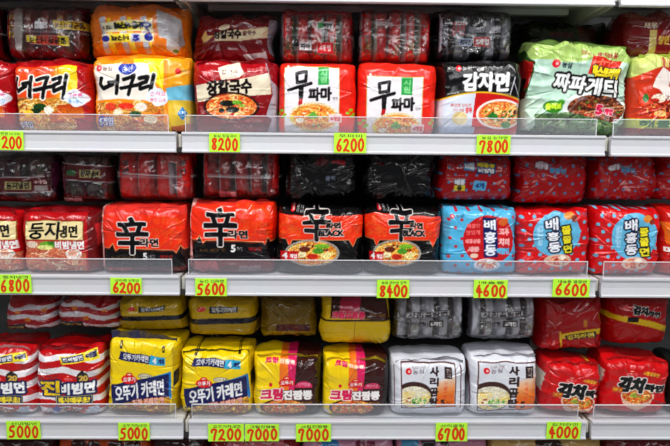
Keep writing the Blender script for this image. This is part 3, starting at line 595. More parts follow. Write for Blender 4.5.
def d_gom():
    c = Cv(388, 346, 470, 421, (226, 228, 236)); c.line([(398, 361), (456, 361), (457, 408), (399, 410)], 1.1, (96, 50, 50), closed=True)
    c.grad([(437, 380), (455.5, 374), (456, 408), (436, 408)], (240, 236, 236), (236, 120, 30), (444, 374), (448, 396))
    logo(c, 406, 369, 3.2, (60, 30, 40), '농심', 12); c.text('진하고 구수한', 410, 364, 424, 366.4, (120, 90, 90), bold=.05)
    mk = c.emask(412, 395, 20, 15)&(c.X > 399)&(c.Y < 408.5)&(c.X < 434); sl = (slice(0, c.h), slice(0, c.w)); c.put(sl, mk, (74, 44, 40)); mk2 = c.emask(412, 397, 18.5, 12)&(c.X > 399)&(c.Y < 408.5); c.put(sl, mk2, (232, 226, 206))
    c.noodles(mk2&(c.Y > 391), 80, [(244, 226, 150), (236, 206, 110), (250, 244, 214)], 1.3, 6); c.bits(c.emask(418, 402, 9, 5), 22, [(110, 180, 90), (170, 210, 130), (60, 130, 60)], 1, 2.2, 3); c.bits(c.emask(405, 401, 5, 4), 6, [(180, 110, 80), (230, 200, 170)], 1, 2, 4)
    for i, ch in enumerate('사리곰탕'): c.text(ch, 428.5, 364.5+i*11, 438.5, 374.3+i*11, (50, 24, 28), bold=.6)
    c.rect(444.5, 364.5, 452.5, 377, (60, 40, 44)); c.text('진', 446, 366, 451.5, 371, (230, 220, 210), bold=.2); c.text('국', 446, 371.5, 451.5, 376, (230, 220, 210), bold=.2)
    for i, ch in enumerate('사골국물'): c.text(ch, 443.5, 380+i*5, 448, 384.3+i*5, (226, 90, 60), bold=.15)
    c.text('5', 441, 400, 446, 407, (60, 30, 30), bold=.5); c.text('개입', 447, 402, 454, 407, (80, 40, 30), bold=.2)
    c.line([(462, 362), (463, 410)], 1.2, (90, 50, 56)); c.line([(391, 364), (392, 410)], .7, (120, 80, 86)); c.poly([(396, 346), (400, 346), (402, 352), (398, 353)], (120, 90, 95)); c.poly([(424, 346), (434, 346), (430, 351)], (100, 70, 74)); c.poly([(450, 346), (458, 346), (456, 350)], (110, 80, 84))
    b = (400,386,434,408); c.speck((c.X > b[0])&(c.X < b[2])&(c.Y > b[1])&(c.Y < b[3])&(c.a[..., :3].min(-1) < 225), .12, 5, .9)
    return c
def d_kimchi():
    c = Cv(594, 349, 668, 421, (206, 16, 24)); c.poly([(598, 349), (650, 349), (648, 357), (604, 355)], (222, 190, 50)); c.poly([(596, 352), (664, 358), (664, 366), (600, 362)], (214, 24, 30))
    ottogi(c, 625, 376, .8); c.text('시원칼칼한', 636, 372, 652, 377, (240, 190, 50), bold=.3, rot=4)
    c.bowl(634, 403, 17, 12, (230, 190, 170), (206, 84, 30), [(240, 190, 90), (230, 130, 50), (200, 60, 30)], [(120, 160, 60), (206, 50, 30), (240, 220, 150)], 8, 90, 6); c.ell(631, 403, 4, 3, (160, 170, 70))
    c.text('김치', 612, 379, 640, 400, (16, 12, 14), bold=1.6, out=(246, 240, 236), ow=1.2, rot=3, shear=.05); c.text('라면', 640, 386, 660, 397, (16, 12, 14), bold=1.0, out=(246, 240, 236), ow=1.0, rot=3)
    c.rect(608, 393, 618, 400, (200, 90, 30)); c.text('매콤', 608.5, 394, 617.5, 399, (250, 210, 60), bold=.2)
    c.poly([(594, 376), (601, 374), (600, 402), (594, 404)], (226, 224, 210)); c.line([(596, 378), (596, 398)], .8, (60, 60, 60)); c.ell(598, 384, 1.4, 3, (220, 190, 60)); c.poly([(594, 404), (599, 403), (598, 416), (594, 418)], (40, 20, 24))
    b = (618,392,650,415); c.speck((c.X > b[0])&(c.X < b[2])&(c.Y > b[1])&(c.Y < b[3])&(c.a[..., :3].min(-1) < 225), .22, 5, .9)
    return c
def d_green():
    c = Cv(662, 352, 742, 421, (36, 44, 38)); c.poly([(664, 372), (700, 368), (702, 402), (668, 404)], (220, 222, 206)); c.text('메밀', 668, 376, 698, 392, (40, 50, 40), bold=1); c.ell(690, 404, 20, 8, (170, 190, 90)); c.poly([(700, 352), (742, 352), (742, 421), (704, 421)], (50, 90, 50))
    return c

# ------------------------------------------------------------------ the setting
def struct(o): o['kind'] = 'structure'; return o
struct(boxes('floor', [(-3.5, 3.5, -3.5, .6, -.02, 0)], M['floor']))
struct(boxes('wall_back', [(-2.4, 2.4, .46, .50, 0, 2.3)], M['back']))
XSEAM = [-1.31, -.3275, .6541, 1.637]
bay = ['left', 'middle', 'right']; rown = ['upper', 'second', 'third', 'bottom']
LV = SH+[SH[3]-.34]
LNAME = ['top edge of the photo, above the top packs', 'top row of packs', 'middle row of packs', 'lowest full row of packs', '']
def shelf(level, b):
    zb = LV[level]; x0, x1 = XSEAM[b]+.007, XSEAM[b+1]-.007
    t = empty('shelf', ((x0+x1)/2, 0, zb)); cx = (x0+x1)/2; hw = (x1-x0)/2
    names = ['white shelf edge along the top of the photo, %s', 'white metal shelf under the top row of packs, %s', 'white metal shelf under the middle row of packs, %s', 'white metal shelf under the lowest full row, %s']
    tag(t, names[level] % ['left bay', 'wide middle bay', 'short right bay'][b], 'shelf', 'white gondola shelves')
    # sheet-metal tray: deck, turned-down front and back lips
    boxes('shelf_board', [(-hw+.004, hw-.004, .010, .44, RH-.020, RH-.004), (-hw+.004, hw-.004, .012, .024, .010, RH-.02), (-hw+.004, hw-.004, .425, .44, .004, RH-.02), (-hw+.03, hw-.03, .2, .23, .012, RH-.02)], M['white'], t, .0015)
    # ticket rail with rolled lips above and below a slightly hollow face
    pr = [(0.012, 0), (-.001, 0), (-.003, .002), (-.003, .005), (0, .007), (.0015, RH*.5), (0, RH-.007), (-.003, RH-.005), (-.003, RH-.001), (0, RH), (.012, RH)]
    profile('price_rail', pr, -hw, hw, M['rail'], t)
    if level in (1, 2, 3):
        g0 = -hw+(.006 if b else 0); g1 = hw-(.018 if b < 2 else 0); gh = .037
        gd = boxes('clear_guard', [(g0, g1, .010, .0125, RH-.006, RH+gh)], M['guard'], t, .0008)
        n = boxes('guard_rim', [(g0, g1, .0095, .013, RH+gh-.0006, RH+gh+.001), (g0, g0+.0012, .0095, .013, RH, RH+gh), (g1-.0012, g1, .0095, .013, RH, RH+gh)], M['guard_edge'], gd)
    for sx in (-1, 1):
        xx = sx*(hw-.004)
        V = []; pts = [(.02, RH-.005), (.45, RH-.005), (.45, -.02), (.38, -.018), (.02, .010)]
        o = profile('bracket', pts, xx-.002, xx+.002, M['cream'], t)
    return t
for lv in range(4):
    for b in range(3): shelf(lv, b)
LV5 = LV[4]
# base deck below the picture
def base_deck(b):
    x0, x1 = XSEAM[b]+.006, XSEAM[b+1]-.006; t = empty('shelf', ((x0+x1)/2, 0, LV5)); hw = (x1-x0)/2
    tag(t, 'white base shelf under the cut-off bags, %s' % ['left bay', 'middle bay', 'right bay'][b], 'shelf', 'white gondola shelves')
    boxes('shelf_board', [(-hw, hw, .01, .44, RH-.02, RH-.004)], M['white'], t, .001); boxes('price_rail', [(-hw, hw, -.002, .012, 0, RH)], M['rail'], t, .001)
for b in range(3): base_deck(b)
for i, x in enumerate(XSEAM):
    t = empty('shelf_upright', (x, .44, 0)); tag(t, ['slotted upright post at the left end of the shelving', 'slotted upright post between left and middle shelf bays', 'slotted upright post between middle and right shelf bays', 'slotted upright post at the right end of the shelving'][i], 'post', 'gondola uprights')
    boxes('post', [(-.012, .012, .001, .019, 0, 2.25)], M['post'], t, .001)
# cream end caps of the shelf arms with black hooks, in the seams
for i, x in ((1, XSEAM[1]), (2, XSEAM[2])):
    for lv in range(4):
        t = empty('shelf_arm_cap', (x, 0, LV[lv])); tag(t, 'cream metal arm end with black clip in the %s seam, %s' % (['', 'left', 'right'][i], ['at the top edge', 'on the top row shelf', 'on the middle row shelf', 'on the lowest row shelf'][lv]), 'shelf arm', 'shelf arm ends')
        boxes('arm', [(-.0035, .0035, .012, .43, .012, RH-.006)], M['cream'], t, .001); boxes('clip', [(-.005, .005, .006, .016, .0, .011)], M['dark'], t, .001)

# ------------------------------------------------------------------ packs, row 1
cs = {k: f() for k, f in dict(spicy=d_spicy, mild=d_mild, kal=d_kal, mupama=d_mupama, gamja=d_gamja, chapa=d_chapa, seafood=d_seafood, nest=d_nest, shin=d_shin, black=d_black, bbae=d_bluebae, rbae=d_redbae, ry=d_redyel,
                              jin=d_jin, curry=d_curry, cream=d_cream, gom=d_gom, kimchi=d_kimchi, green=d_green).items()}
G = 'upright multipacks on the %s shelf'
g1, g2, g3 = G % 'top', G % 'middle', G % 'lowest'
lower(0, -66, 62, 14, cs['spicy'], 'red noodle multipack cut off by the left edge in the top row', group=g1, seed=1, sealc=(190, 20, 30))
lower(0, 15, 62, 92, cs['spicy'], 'red and orange noodle multipack with black brush lettering, first whole bag of the top row', group=g1, seed=2, sealc=(190, 20, 30))
lower(0, 93, 57, 191, cs['mild'], 'yellow-orange noodle multipack with blue oval and black lettering on white, beside the left seam', group=g1, seed=3, sealc=(240, 160, 30), crumple=1.2)
lower(0, 193, 62, 277, cs['kal'], 'dark red noodle multipack with cream band and bowl of red noodles', group=g1, seed=4, sealc=(150, 20, 30), crumple=1.2)
lower(0, 278, 63, 356, cs['mupama'], 'scarlet multipack with white panel and green tab, beside the dark red bag', group=g1, seed=5, crumple=.7)
lower(0, 357.5, 63, 437, crop(cs['mupama'], 275, 54, 355, 121), 'scarlet multipack with white panel and green tab, beside the black bag', group=g1, seed=6, crumple=.7)
lower(0, 438.5, 61, 521, cs['gamja'], 'black noodle multipack with large white lettering and a potato picture', group=g1, seed=7, crumple=.8)
lower(0, 523, 44, 625, crop(cs['chapa'], 525, 46, 634, 133), 'large mint green noodle bag with white letters edged in black', group=g1, seed=8, crumple=1.7, roll=3, D=.17, sealc=(150, 185, 100), Yf=.045)
lower(0, 632, 56, 704, cs['seafood'], 'orange-red noodle bag with seafood picture at the right end of the top row', group=g1, seed=9, crumple=1.3, sealc=(190, 210, 90))
# ---- row 2
lower(1, -60, 206, 21.5, crop(cs['nest'], 8, 206, 89, 280), 'crimson cold noodle pack with cream band, cut off by the left edge', group=g2, seed=11, sealc=(150, 20, 30))
lower(1, 22.5, 206, 99, crop(cs['nest'], 22, 206, 99, 280), 'crimson cold noodle pack with cream band, whole, beside the bright red bag', group=g2, seed=12, sealc=(150, 20, 30))
lower(1, 101, 201, 186, crop(cs['shin'], 184, 192, 276, 270), 'bright red bag with large black Chinese character, beside the crimson cold noodle pack', group=g2, seed=13, crumple=1.2)
lower(1, 188, 199, 275, cs['shin'], 'bright red bag with large black Chinese character, beside the black bags', group=g2, seed=14, crumple=1.2)
lower(1, 277, 203, 363, cs['black'], 'black bag with red band and bowl, beside the bright red bag', group=g2, seed=15)
lower(1, 365, 203, 441, cs['black'], 'black bag with red band and bowl, beside the blue bag', group=g2, seed=16)
lower(1, 442.5, 204, 517, crop(cs['bbae'], 445, 203, 521, 278), 'sky blue noodle bag with red dots and red circle', group=g2, seed=17)
lower(1, 518.5, 205, 590, crop(cs['rbae'], 518, 206, 591, 281), 'red noodle bag with blue dots and blue circle, beside the sky blue bag', group=g2, seed=18, crumple=1.4, roll=-1.5)
lower(1, 592, 204, 659, crop(cs['rbae'], 514, 204, 585, 278), 'red noodle bag with blue dots and blue circle, over the right shelf seam', group=g2, seed=19, crumple=1.1)
lower(1, 660.5, 204, 740, cs['ry'], 'orange and red noodle bag cut off by the right edge in the middle row', group=g2, seed=20)
# ---- row 3
lower(2, -36, 337, 35, crop(cs['jin'], 34, 330, 104, 421), 'red and white striped noodle bag cut off by the left edge in the lowest row', group=g3, seed=21, crumple=1.5, sealc=(210, 200, 205))
lower(2, 37, 337, 102, crop(cs['jin'], 36, 330, 102, 421), 'red and white striped noodle bag with yellow and white letters, whole', group=g3, seed=22, crumple=1.5, sealc=(150, 30, 40))
lower(2, 105, 331, 177.5, cs['curry'], 'yellow noodle bag with navy banner and navy top, beside the striped bag', group=g3, seed=23, dn=1, crumple=1.1, sealc=(30, 34, 80), roll=3, sealh=.026)
lower(2, 180, 342, 253, crop(cs['curry'], 99, 341, 178, 421), 'yellow noodle bag with navy banner, beside the yellow and brown bags', group=g3, seed=24, dn=2, crumple=1.1, sealc=(40, 36, 40), roll=0)
lower(2, 254, 344, 321, crop(cs['cream'], 252, 339, 323, 421), 'yellow, pink and brown noodle bag beside the yellow navy-bannered bag', group=g3, seed=25, dn=5, sealc=(210, 180, 30))
lower(2, 323, 347, 388, crop(cs['cream'], 252, 339, 323, 421), 'yellow, pink and brown noodle bag beside the white bag', group=g3, seed=26, dn=5, sealc=(210, 180, 30))
lower(2, 391, 345, 466, cs['gom'], 'white noodle pack in brown frame beside the yellow and brown bag', group=g3, seed=27, dn=8, sealc=(150, 145, 155), crumple=.8)
lower(2, 469, 343, 537, crop(cs['gom'], 391, 346, 459, 417), 'white noodle pack in brown frame beside the red bags', group=g3, seed=28, dn=6, sealc=(170, 165, 175), crumple=.8)
lower(2, 541, 350, 596, crop(cs['kimchi'], 600, 345, 656, 423), 'red noodle bag with black lettering outlined white, beside the white packs', group=g3, seed=29, dn=7, crumple=1.4, sealc=(190, 30, 30), roll=5)
lower(2, 599, 347, 664, crop(cs['kimchi'], 600, 349, 665, 430), 'red noodle bag with black lettering outlined white, over the right shelf seam', group=g3, seed=30, dn=7, crumple=1.2, sealc=(190, 30, 30), roll=4)
lower(2, 671, 352, 742, cs['green'], 'dark green bag with white label cut off by the right edge', group=g3, seed=31)

# ------------------------------------------------------------------ packs lying on top
def pk(base, strip=None, strip2=None, txt=None, tcol=WH, seed=1, food=None, rot=0):
    """one narrow packet seen edge-on"""
    c = Cv(0, 0, 18, 54, base)
    if strip: c.rect(0, 0, 4, 54, strip)
    if strip2: c.rect(14, 6, 18, 48, strip2)
    if food: c.noodles(c.pmask([(4, 30), (16, 30), (16, 50), (4, 50)]), 24, food, 1.3, seed)
    if txt:
        for i, ch in enumerate(txt): c.text(ch, 6, 8+i*9, 13, 16+i*9, tcol, bold=.4, rot=rot)
    return c
def clear(x0, y0, x1, y1, tint=(200, 200, 205), edge=.5, streaks=8, seed=1):
    c = Cv(x0, y0, x1, y1, tint, 0.0)
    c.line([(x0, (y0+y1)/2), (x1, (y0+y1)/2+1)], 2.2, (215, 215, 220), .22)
    return c
GT = 'clear-wrapped multipacks lying above the %s row'
t1, t2, t3 = GT % 'top', GT % 'middle', GT % 'lowest'
# row 1
inr = [pk((160, 14, 26), (150, 140, 145), (180, 120, 30), '너구리', (230, 200, 60), 1, rot=180), pk((130, 10, 22), (84, 14, 50), None, '얼큰', (200, 170, 160), 2), pk((150, 12, 24), (220, 216, 222), None, None)]
c = clear(-6, 4, 90, 62, seed=2); c.poly([(26, 38), (70, 37), (72, 48), (28, 46)], (196, 60, 40), .9); c.poly([(24, 37), (36, 38), (36, 45), (24, 44)], (226, 206, 60)); c.poly([(60, 37), (72, 37), (72, 48), (60, 47)], (226, 206, 60)); c.text('얼큰한 너구리', 28, 38.5, 69, 46, BK, rot=181, bold=.4)
c.poly([(56, 21), (90, 22), (90, 31), (57, 30)], (226, 196, 50)); c.text('얼큰한 너구리', 58, 22.5, 88, 29.5, (50, 10, 20), rot=181, bold=.4); c.text('5개입', 34, 23, 50, 31, (225, 225, 230), rot=180, bold=.5)
c.poly([(8, 6), (18, 10), (20, 34), (16, 60), (10, 52), (9, 30)], (200, 198, 190), .55)
upper(4, 4, 86, 60, c, 'dark red clear-wrapped multipack with upside-down yellow labels, above the orange-red bag', group=t1, seed=41, inner=inr)
upper(-78, 4, 2, 60, clear(-80, 4, 3, 62, seed=3), 'dark red clear-wrapped multipack cut off by the left edge, above the top row', group=t1, seed=42, inner=inr)
c = Cv(82, -12, 190, 60, (232, 130, 26))
for i, x in enumerate((100, 122, 144)): c.poly([(x, 8), (x+6, 6), (x+8, 54), (x+2, 56)], (190, 190, 200)); c.poly([(x+8, 8), (x+12, 8), (x+16, 56), (x+9, 56)], (236, 200, 40))
c.poly([(160, -2), (184, 6), (187, 40), (176, 56), (164, 44)], (196, 196, 200)); c.poly([(156, 30), (170, 36), (168, 58), (154, 58)], (226, 128, 30)); c.poly([(102, 14), (156, 12), (157, 26), (104, 28)], (232, 226, 190)); c.poly([(118, 14), (146, 13), (147, 25), (120, 26)], (240, 220, 70)); c.poly([(100, 30), (158, 29), (158, 40), (102, 42)], (232, 228, 200)); c.poly([(110, 31), (132, 30), (132, 41), (110, 42)], (244, 222, 60))
c.text('순한 너구리', 116, 14.5, 147, 24, BK, rot=178, bold=.8); c.ell(150, 17, 5.5, 4, (36, 50, 150)); c.text('순한', 147, 15, 153, 19, WH, rot=180, bold=.3); c.text('개입 5', 103, 19, 115, 25, (50, 30, 30), rot=180, bold=.3)
c.text('너구리', 112, 32, 131, 39.5, BK, rot=178, bold=.7); c.ell(105, 36.5, 5, 4, (36, 50, 150)); c.rect(134, 30, 143, 41, (190, 195, 220)); c.text('5', 135, 31, 142, 40, (50, 50, 150), bold=1); c.ell(152, 34, 5, 5, (40, 50, 150)); c.line([(150, 22), (155, 30), (152, 38)], 2, (60, 70, 160)); c.ell(177, 51, 3, 2.6, (90, 120, 60))
upper(84.5, 2, 187, 57, c, 'large rounded orange multipack with upside-down white and yellow labels', group=t1, seed=43, D=.17, Yf=.05, nx=3.2, nz=3.2, crumple=1.3, mat=M['foil_crisp'])
c = Cv(194, 18, 277, 66, (122, 10, 22)); c.poly([(214, 34), (256, 33), (268, 28), (274, 30), (272, 40), (240, 44), (214, 44)], (222, 206, 170)); c.ell(225, 29, 6, 3.4, (215, 200, 170)); c.text('장칼국수', 213, 32, 243, 42, (30, 10, 12), bold=.6, rot=1); c.text('칼국수', 244, 34, 258, 39, (90, 40, 30), bold=.3)
c.poly([(199, 40), (204, 33), (206, 39), (214, 38), (206, 44), (202, 46)], (214, 180, 110)); c.poly([(244, 58), (268, 55), (269, 62), (248, 65)], (190, 185, 185)); c.text('얼큰칼칼', 246, 22, 264, 25, (190, 120, 120), bold=.1); c.poly([(270, 20), (277, 24), (277, 60), (272, 56)], (150, 144, 154))
upper(195, 17, 276, 63, c, 'dark red noodle multipack with cream lettering strip lying above its like', group=t1, seed=44, crumple=1.6, Yf=.085)
imp = [pk((226, 30, 36), (200, 196, 200), (60, 120, 50), '무파마', (236, 226, 226), 5, [(240, 220, 180), (90, 140, 60)]), pk((210, 22, 30), (226, 220, 210), None, '매운', (230, 60, 50), 6), pk((230, 36, 38), None, (235, 225, 215), None, WH, 7, [(240, 200, 160), (90, 130, 60)])]
c = clear(278, 12, 357, 66, seed=5); c.rect(317, 26, 334, 33, (214, 210, 214)); c.text('무파마탕면', 318, 27, 333, 32, BK, bold=.3, rot=4); c.rect(318, 26, 324, 32, (60, 150, 80)); c.text('무', 292, 43, 299, 54, BK, bold=.8); c.rect(299, 46, 312, 54, (214, 210, 214)); c.text('파마', 300, 47, 311, 53, BK, bold=.4); c.rect(318, 46, 334, 57, (206, 26, 38)); c.text('4개입', 320, 48, 332, 55, (246, 226, 226), bold=.4)
c.rect(278, 12, 357, 18, (150, 12, 24), .8)
upper(279, 9, 355, 63, c, 'scarlet clear-wrapped multipack with white labels, above the white-panelled bag beside the dark red one', group=t1, seed=45, inner=imp)
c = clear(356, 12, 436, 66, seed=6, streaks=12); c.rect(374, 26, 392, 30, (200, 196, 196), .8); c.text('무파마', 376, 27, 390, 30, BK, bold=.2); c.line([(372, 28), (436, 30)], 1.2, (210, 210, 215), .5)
upper(358, 9, 433, 63, c, 'scarlet clear-wrapped multipack without white labels, beside the black and silver one', group=t1, seed=46, inner=imp, crumple=1.7)
igm = [pk((200, 200, 210), (20, 20, 24), (140, 30, 36), '감자면', (30, 30, 36), 5), pk((190, 190, 200), (24, 24, 28), None, None, WH, 6, [(230, 220, 190), (140, 140, 150)]), pk((24, 22, 26), (170, 170, 178), None, '감자', (200, 200, 205), 7)]
c = clear(432, 10, 516, 64, seed=7); c.rect(432, 10, 516, 19, (20, 20, 24), .85); c.rect(456, 41, 470, 49, (170, 185, 215)); c.text('감자면', 457, 42, 469, 48, (20, 20, 30), bold=.4); c.rect(472, 39, 489, 50, (180, 20, 34)); c.text('5개입', 474, 41, 488, 48, WH, bold=.5); c.poly([(432, 40), (444, 50), (446, 64), (432, 64)], (16, 16, 18), .9); c.text('감자면', 448, 24, 462, 38, (190, 40, 44), bold=.3); c.text('농심감자면', 466, 28, 500, 35, (150, 150, 160), bold=.3)
upper(434.5, 9, 514, 61, c, 'black and silver clear-wrapped multipack with red and pale blue labels', group=t1, seed=47, inner=igm)
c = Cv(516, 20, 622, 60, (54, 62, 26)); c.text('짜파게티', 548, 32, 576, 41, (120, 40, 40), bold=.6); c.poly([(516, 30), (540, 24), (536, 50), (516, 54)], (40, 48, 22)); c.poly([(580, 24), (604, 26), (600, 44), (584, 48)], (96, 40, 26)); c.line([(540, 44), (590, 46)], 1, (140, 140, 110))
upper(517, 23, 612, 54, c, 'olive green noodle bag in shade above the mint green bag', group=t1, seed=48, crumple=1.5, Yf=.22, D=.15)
c = Cv(616, 12, 700, 62, (122, 12, 16)); c.rect(642, 32, 700, 62, (214, 190, 110)); c.rect(650, 32, 666, 62, (150, 16, 22)); c.text('새우', 636, 24, 650, 31, (230, 220, 190), bold=.3); c.text('탕면', 652, 38, 664, 48, (230, 190, 80), bold=.5)
upper(620, 13, 700, 58, c, 'dark red noodle bag with yellow panel above the seafood bag', group=t1, seed=49, crumple=1.4)
# row 2
ins = [pk((86, 18, 36), (110, 34, 70), (120, 112, 84), '둥지', (90, 84, 50), 2), pk((70, 14, 28), None, (104, 38, 76), None), pk((64, 12, 24), (110, 60, 80), None, '냉면', (120, 60, 60), 3)]
def band(c, x, y, w, h, sl, t4=True):
    P = [(x, y), (x+w, y+sl), (x+w, y+h+sl), (x, y+h)]; c.poly(P, (92, 22, 28), .95); c.line(P, .8, (190, 180, 180), closed=True); c.rect(x+w*.2, y+h*.25+sl*.3, x+w*.55, y+h*.8+sl*.3, (190, 180, 130)) if 0 else None
    a = math.degrees(math.atan2(sl, w)); c.rect(x+w*.36, y+h*.26+sl*.5, x+w*.74, y+h*.8+sl*.5, (176, 164, 116)); c.text('둥지냉면', x+w*.38, y+h*.3+sl*.5, x+w*.72, y+h*.76+sl*.5, BK, bold=.4, rot=a); c.ell(x+w*.2, y+h*.55+sl*.2, w*.1, h*.2, (50, 110, 70))
    if t4: c.text('4개입', x+w*.78, y+h*.2+sl*.8, x+w*.96, y+h*.45+sl*.8, (220, 190, 190), bold=.3); c.rect(x+w*.78, y+h*.55+sl*.8, x+w*.96, y+h*.9+sl*.8, (170, 160, 160))
c = clear(-20, 155, 62, 207, seed=8); band(c, -16, 180, 72, 16, -2)
upper(-22, 154, 58, 203, c, 'dark burgundy cold noodle multipack with white-edged label, at the left edge of the middle row', group=t2, seed=51, inner=ins)
c = clear(60, 155, 118, 207, seed=9); band(c, 63, 164, 60, 17, 4, False); c.text('둥지냉면', 63, 201, 84, 206, (190, 185, 190), bold=.5)
upper(60, 154, 112, 203, c, 'dark burgundy cold noodle multipack with white-edged label, beside the red clear-wrapped packs', group=t2, seed=52, inner=ins, n=4)
ish = [pk((244, 36, 26), (215, 205, 210), None, '라면', (60, 16, 20), 2), pk((235, 30, 24), (230, 220, 225), (190, 24, 22), None), pk((230, 28, 26), None, (225, 215, 220), None)]
ish2 = [pk((200, 24, 30), (190, 180, 184), None, None), pk((186, 20, 28), (215, 205, 210), (140, 12, 20), None)]
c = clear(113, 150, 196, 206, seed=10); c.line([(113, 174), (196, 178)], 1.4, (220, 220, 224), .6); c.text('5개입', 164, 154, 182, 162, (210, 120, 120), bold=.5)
upper(115, 151, 193, 201, c, 'bright red clear-wrapped multipack with silver dividers above the left shelf seam', group=t2, seed=53, inner=ish, n=4)
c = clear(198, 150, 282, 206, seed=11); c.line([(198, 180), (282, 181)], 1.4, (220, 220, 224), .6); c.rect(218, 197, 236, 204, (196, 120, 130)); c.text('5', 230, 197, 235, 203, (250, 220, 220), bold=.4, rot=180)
upper(200, 150, 281, 199, c, 'dull red clear-wrapped multipack beside the black packs', group=t2, seed=54, inner=ish2, n=5)
def blk(x0, lab):
    c = Cv(x0, 150, x0+84, 205, (22, 21, 24))
    if lab: c.ell(x0+42, 160, 8, 4.5, (96, 12, 24)); c.text('신라면', x0+36, 157, x0+48, 163, (150, 40, 50), bold=.2); c.text('4개입', x0+52, 158, x0+66, 164, (196, 36, 48), bold=.5); c.text('블랙', x0+46, 176, x0+56, 182, (120, 130, 150), bold=.3); c.text('라면', x0+46, 184, x0+56, 189, (90, 90, 100), bold=.2)
    else: c.text('4개입', x0+12, 158, x0+24, 164, (110, 26, 34), bold=.3)
    return c
upper(284, 152, 359, 200, blk(283, True), 'black noodle multipack with small dark red marks above the bag beside the bright red one', group=t2, seed=55, crumple=1.9)
upper(361, 152, 434, 200, blk(362, False), 'black noodle multipack lying above the black bag beside the blue bag', group=t2, seed=56, crumple=1.9)
def dotty(x0, kind):
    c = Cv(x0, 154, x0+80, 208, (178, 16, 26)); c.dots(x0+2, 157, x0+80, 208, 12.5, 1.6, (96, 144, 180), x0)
    if kind == 0:
        c.poly([(x0+24, 160), (x0+36, 160), (x0+36, 171), (x0+24, 171)], (70, 150, 200)); c.text('배', x0+25, 161, x0+35, 170, WH, bold=.5); c.rect(x0+38, 159, x0+60, 174, (30, 60, 120)); c.text('배홍동', x0+39, 160, x0+59, 166, (246, 226, 70), bold=.5); c.text('비빔면', x0+40, 167, x0+58, 173, WH, bold=.5)
        c.text('배홍', x0+14, 181, x0+26, 188, (236, 236, 240), bold=.5, out=(30, 50, 110), ow=.8); c.rect(x0+14, 188, x0+26, 195, (236, 210, 60)); c.text('동', x0+17, 188.5, x0+23, 194.5, BK, bold=.3); c.poly([(x0+36, 182), (x0+50, 184), (x0+48, 195), (x0+34, 193)], (110, 190, 230)); c.text('4개', x0+37, 185, x0+47, 192, (30, 60, 130), bold=.4)
    else: c.text('배홍동', x0+16, 164, x0+32, 171, (226, 220, 226), bold=.6, out=(40, 30, 60), ow=.6); c.text('쫄쫄면', x0+33, 168, x0+52, 174, (90, 160, 200), bold=.5, rot=4)
    return c
upper(438, 156, 514, 201, dotty(438, 0), 'red blue-dotted multipack with name labels, above the sky blue bag', group=t2, seed=57)
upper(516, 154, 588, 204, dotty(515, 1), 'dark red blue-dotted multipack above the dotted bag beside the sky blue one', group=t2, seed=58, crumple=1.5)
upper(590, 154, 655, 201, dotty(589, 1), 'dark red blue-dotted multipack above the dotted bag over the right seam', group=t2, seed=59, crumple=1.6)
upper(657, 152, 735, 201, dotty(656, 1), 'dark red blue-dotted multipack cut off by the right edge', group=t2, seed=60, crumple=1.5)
# row 3
def stripes(x0):
    c = Cv(x0, 296, x0+62, 338, (158, 20, 32))
    for i in range(3):
        y = 299+i*14; P = [(x0+k*6, y+1.5*math.sin(k*.9+i)+k*.3) for k in range(12)]; c.poly(P+[(x, yy+6.6) for x, yy in P[::-1]], (206, 198, 204))
    for x, y in ((x0+14, 306), (x0+26, 318), (x0+48, 306)): c.text('진', x, y, x+7, y+6, (210, 130, 30), bold=.5)
    c.poly([(x0, 328), (x0+26, 326), (x0+28, 338), (x0, 338)], (40, 40, 44)); c.text('진비빔면', x0+2, 329, x0+24, 336, (160, 160, 100), bold=.4)
    return c
upper(8, 299, 58, 329, stripes(5), 'red and white striped bag lying above the bag cut off at left', group=t3, seed=61, crumple=1.6, Yf=.07, roll=-3)
upper(60, 298, 117, 328, stripes(60), 'red and white striped bag lying above the whole striped bag', group=t3, seed=62, crumple=1.6, Yf=.07, roll=2)
def curryup(x0):
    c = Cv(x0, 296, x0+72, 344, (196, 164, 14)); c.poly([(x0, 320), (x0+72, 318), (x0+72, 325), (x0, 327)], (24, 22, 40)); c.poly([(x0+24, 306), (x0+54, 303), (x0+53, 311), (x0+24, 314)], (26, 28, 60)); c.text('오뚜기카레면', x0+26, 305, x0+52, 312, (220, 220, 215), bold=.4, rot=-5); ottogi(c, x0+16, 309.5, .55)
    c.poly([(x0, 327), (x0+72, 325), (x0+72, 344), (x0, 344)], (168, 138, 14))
    return c
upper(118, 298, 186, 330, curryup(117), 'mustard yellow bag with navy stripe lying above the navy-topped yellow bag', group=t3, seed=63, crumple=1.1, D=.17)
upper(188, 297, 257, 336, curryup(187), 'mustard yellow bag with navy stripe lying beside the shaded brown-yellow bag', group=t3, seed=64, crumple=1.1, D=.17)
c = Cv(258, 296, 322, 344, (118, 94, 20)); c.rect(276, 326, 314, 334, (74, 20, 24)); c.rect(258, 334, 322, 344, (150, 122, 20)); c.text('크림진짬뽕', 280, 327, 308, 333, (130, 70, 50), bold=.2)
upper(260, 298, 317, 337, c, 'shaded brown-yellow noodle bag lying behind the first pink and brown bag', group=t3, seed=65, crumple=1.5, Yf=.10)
c = Cv(318, 296, 393, 352, (226, 192, 26)); c.poly([(330, 296), (390, 296), (391, 320), (328, 318)], (74, 28, 26)); c.poly([(340, 296), (362, 296), (360, 312), (338, 312)], (196, 40, 84)); c.text('크림진짬뽕', 330, 311, 366, 319, (236, 60, 110), bold=.6, out=(246, 230, 190), ow=.4, rot=2); c.rect(318, 320, 393, 322, (50, 30, 16)); c.text('부드러운', 370, 313, 388, 317, (200, 160, 60), bold=.2); c.line([(355, 323), (354, 352)], .8, (170, 140, 30))
upper(320, 296, 390, 346, c, 'yellow bag with pink lettering on brown lying above the bag beside the white pack', group=t3, seed=66, crumple=1.1, nz=3.5)
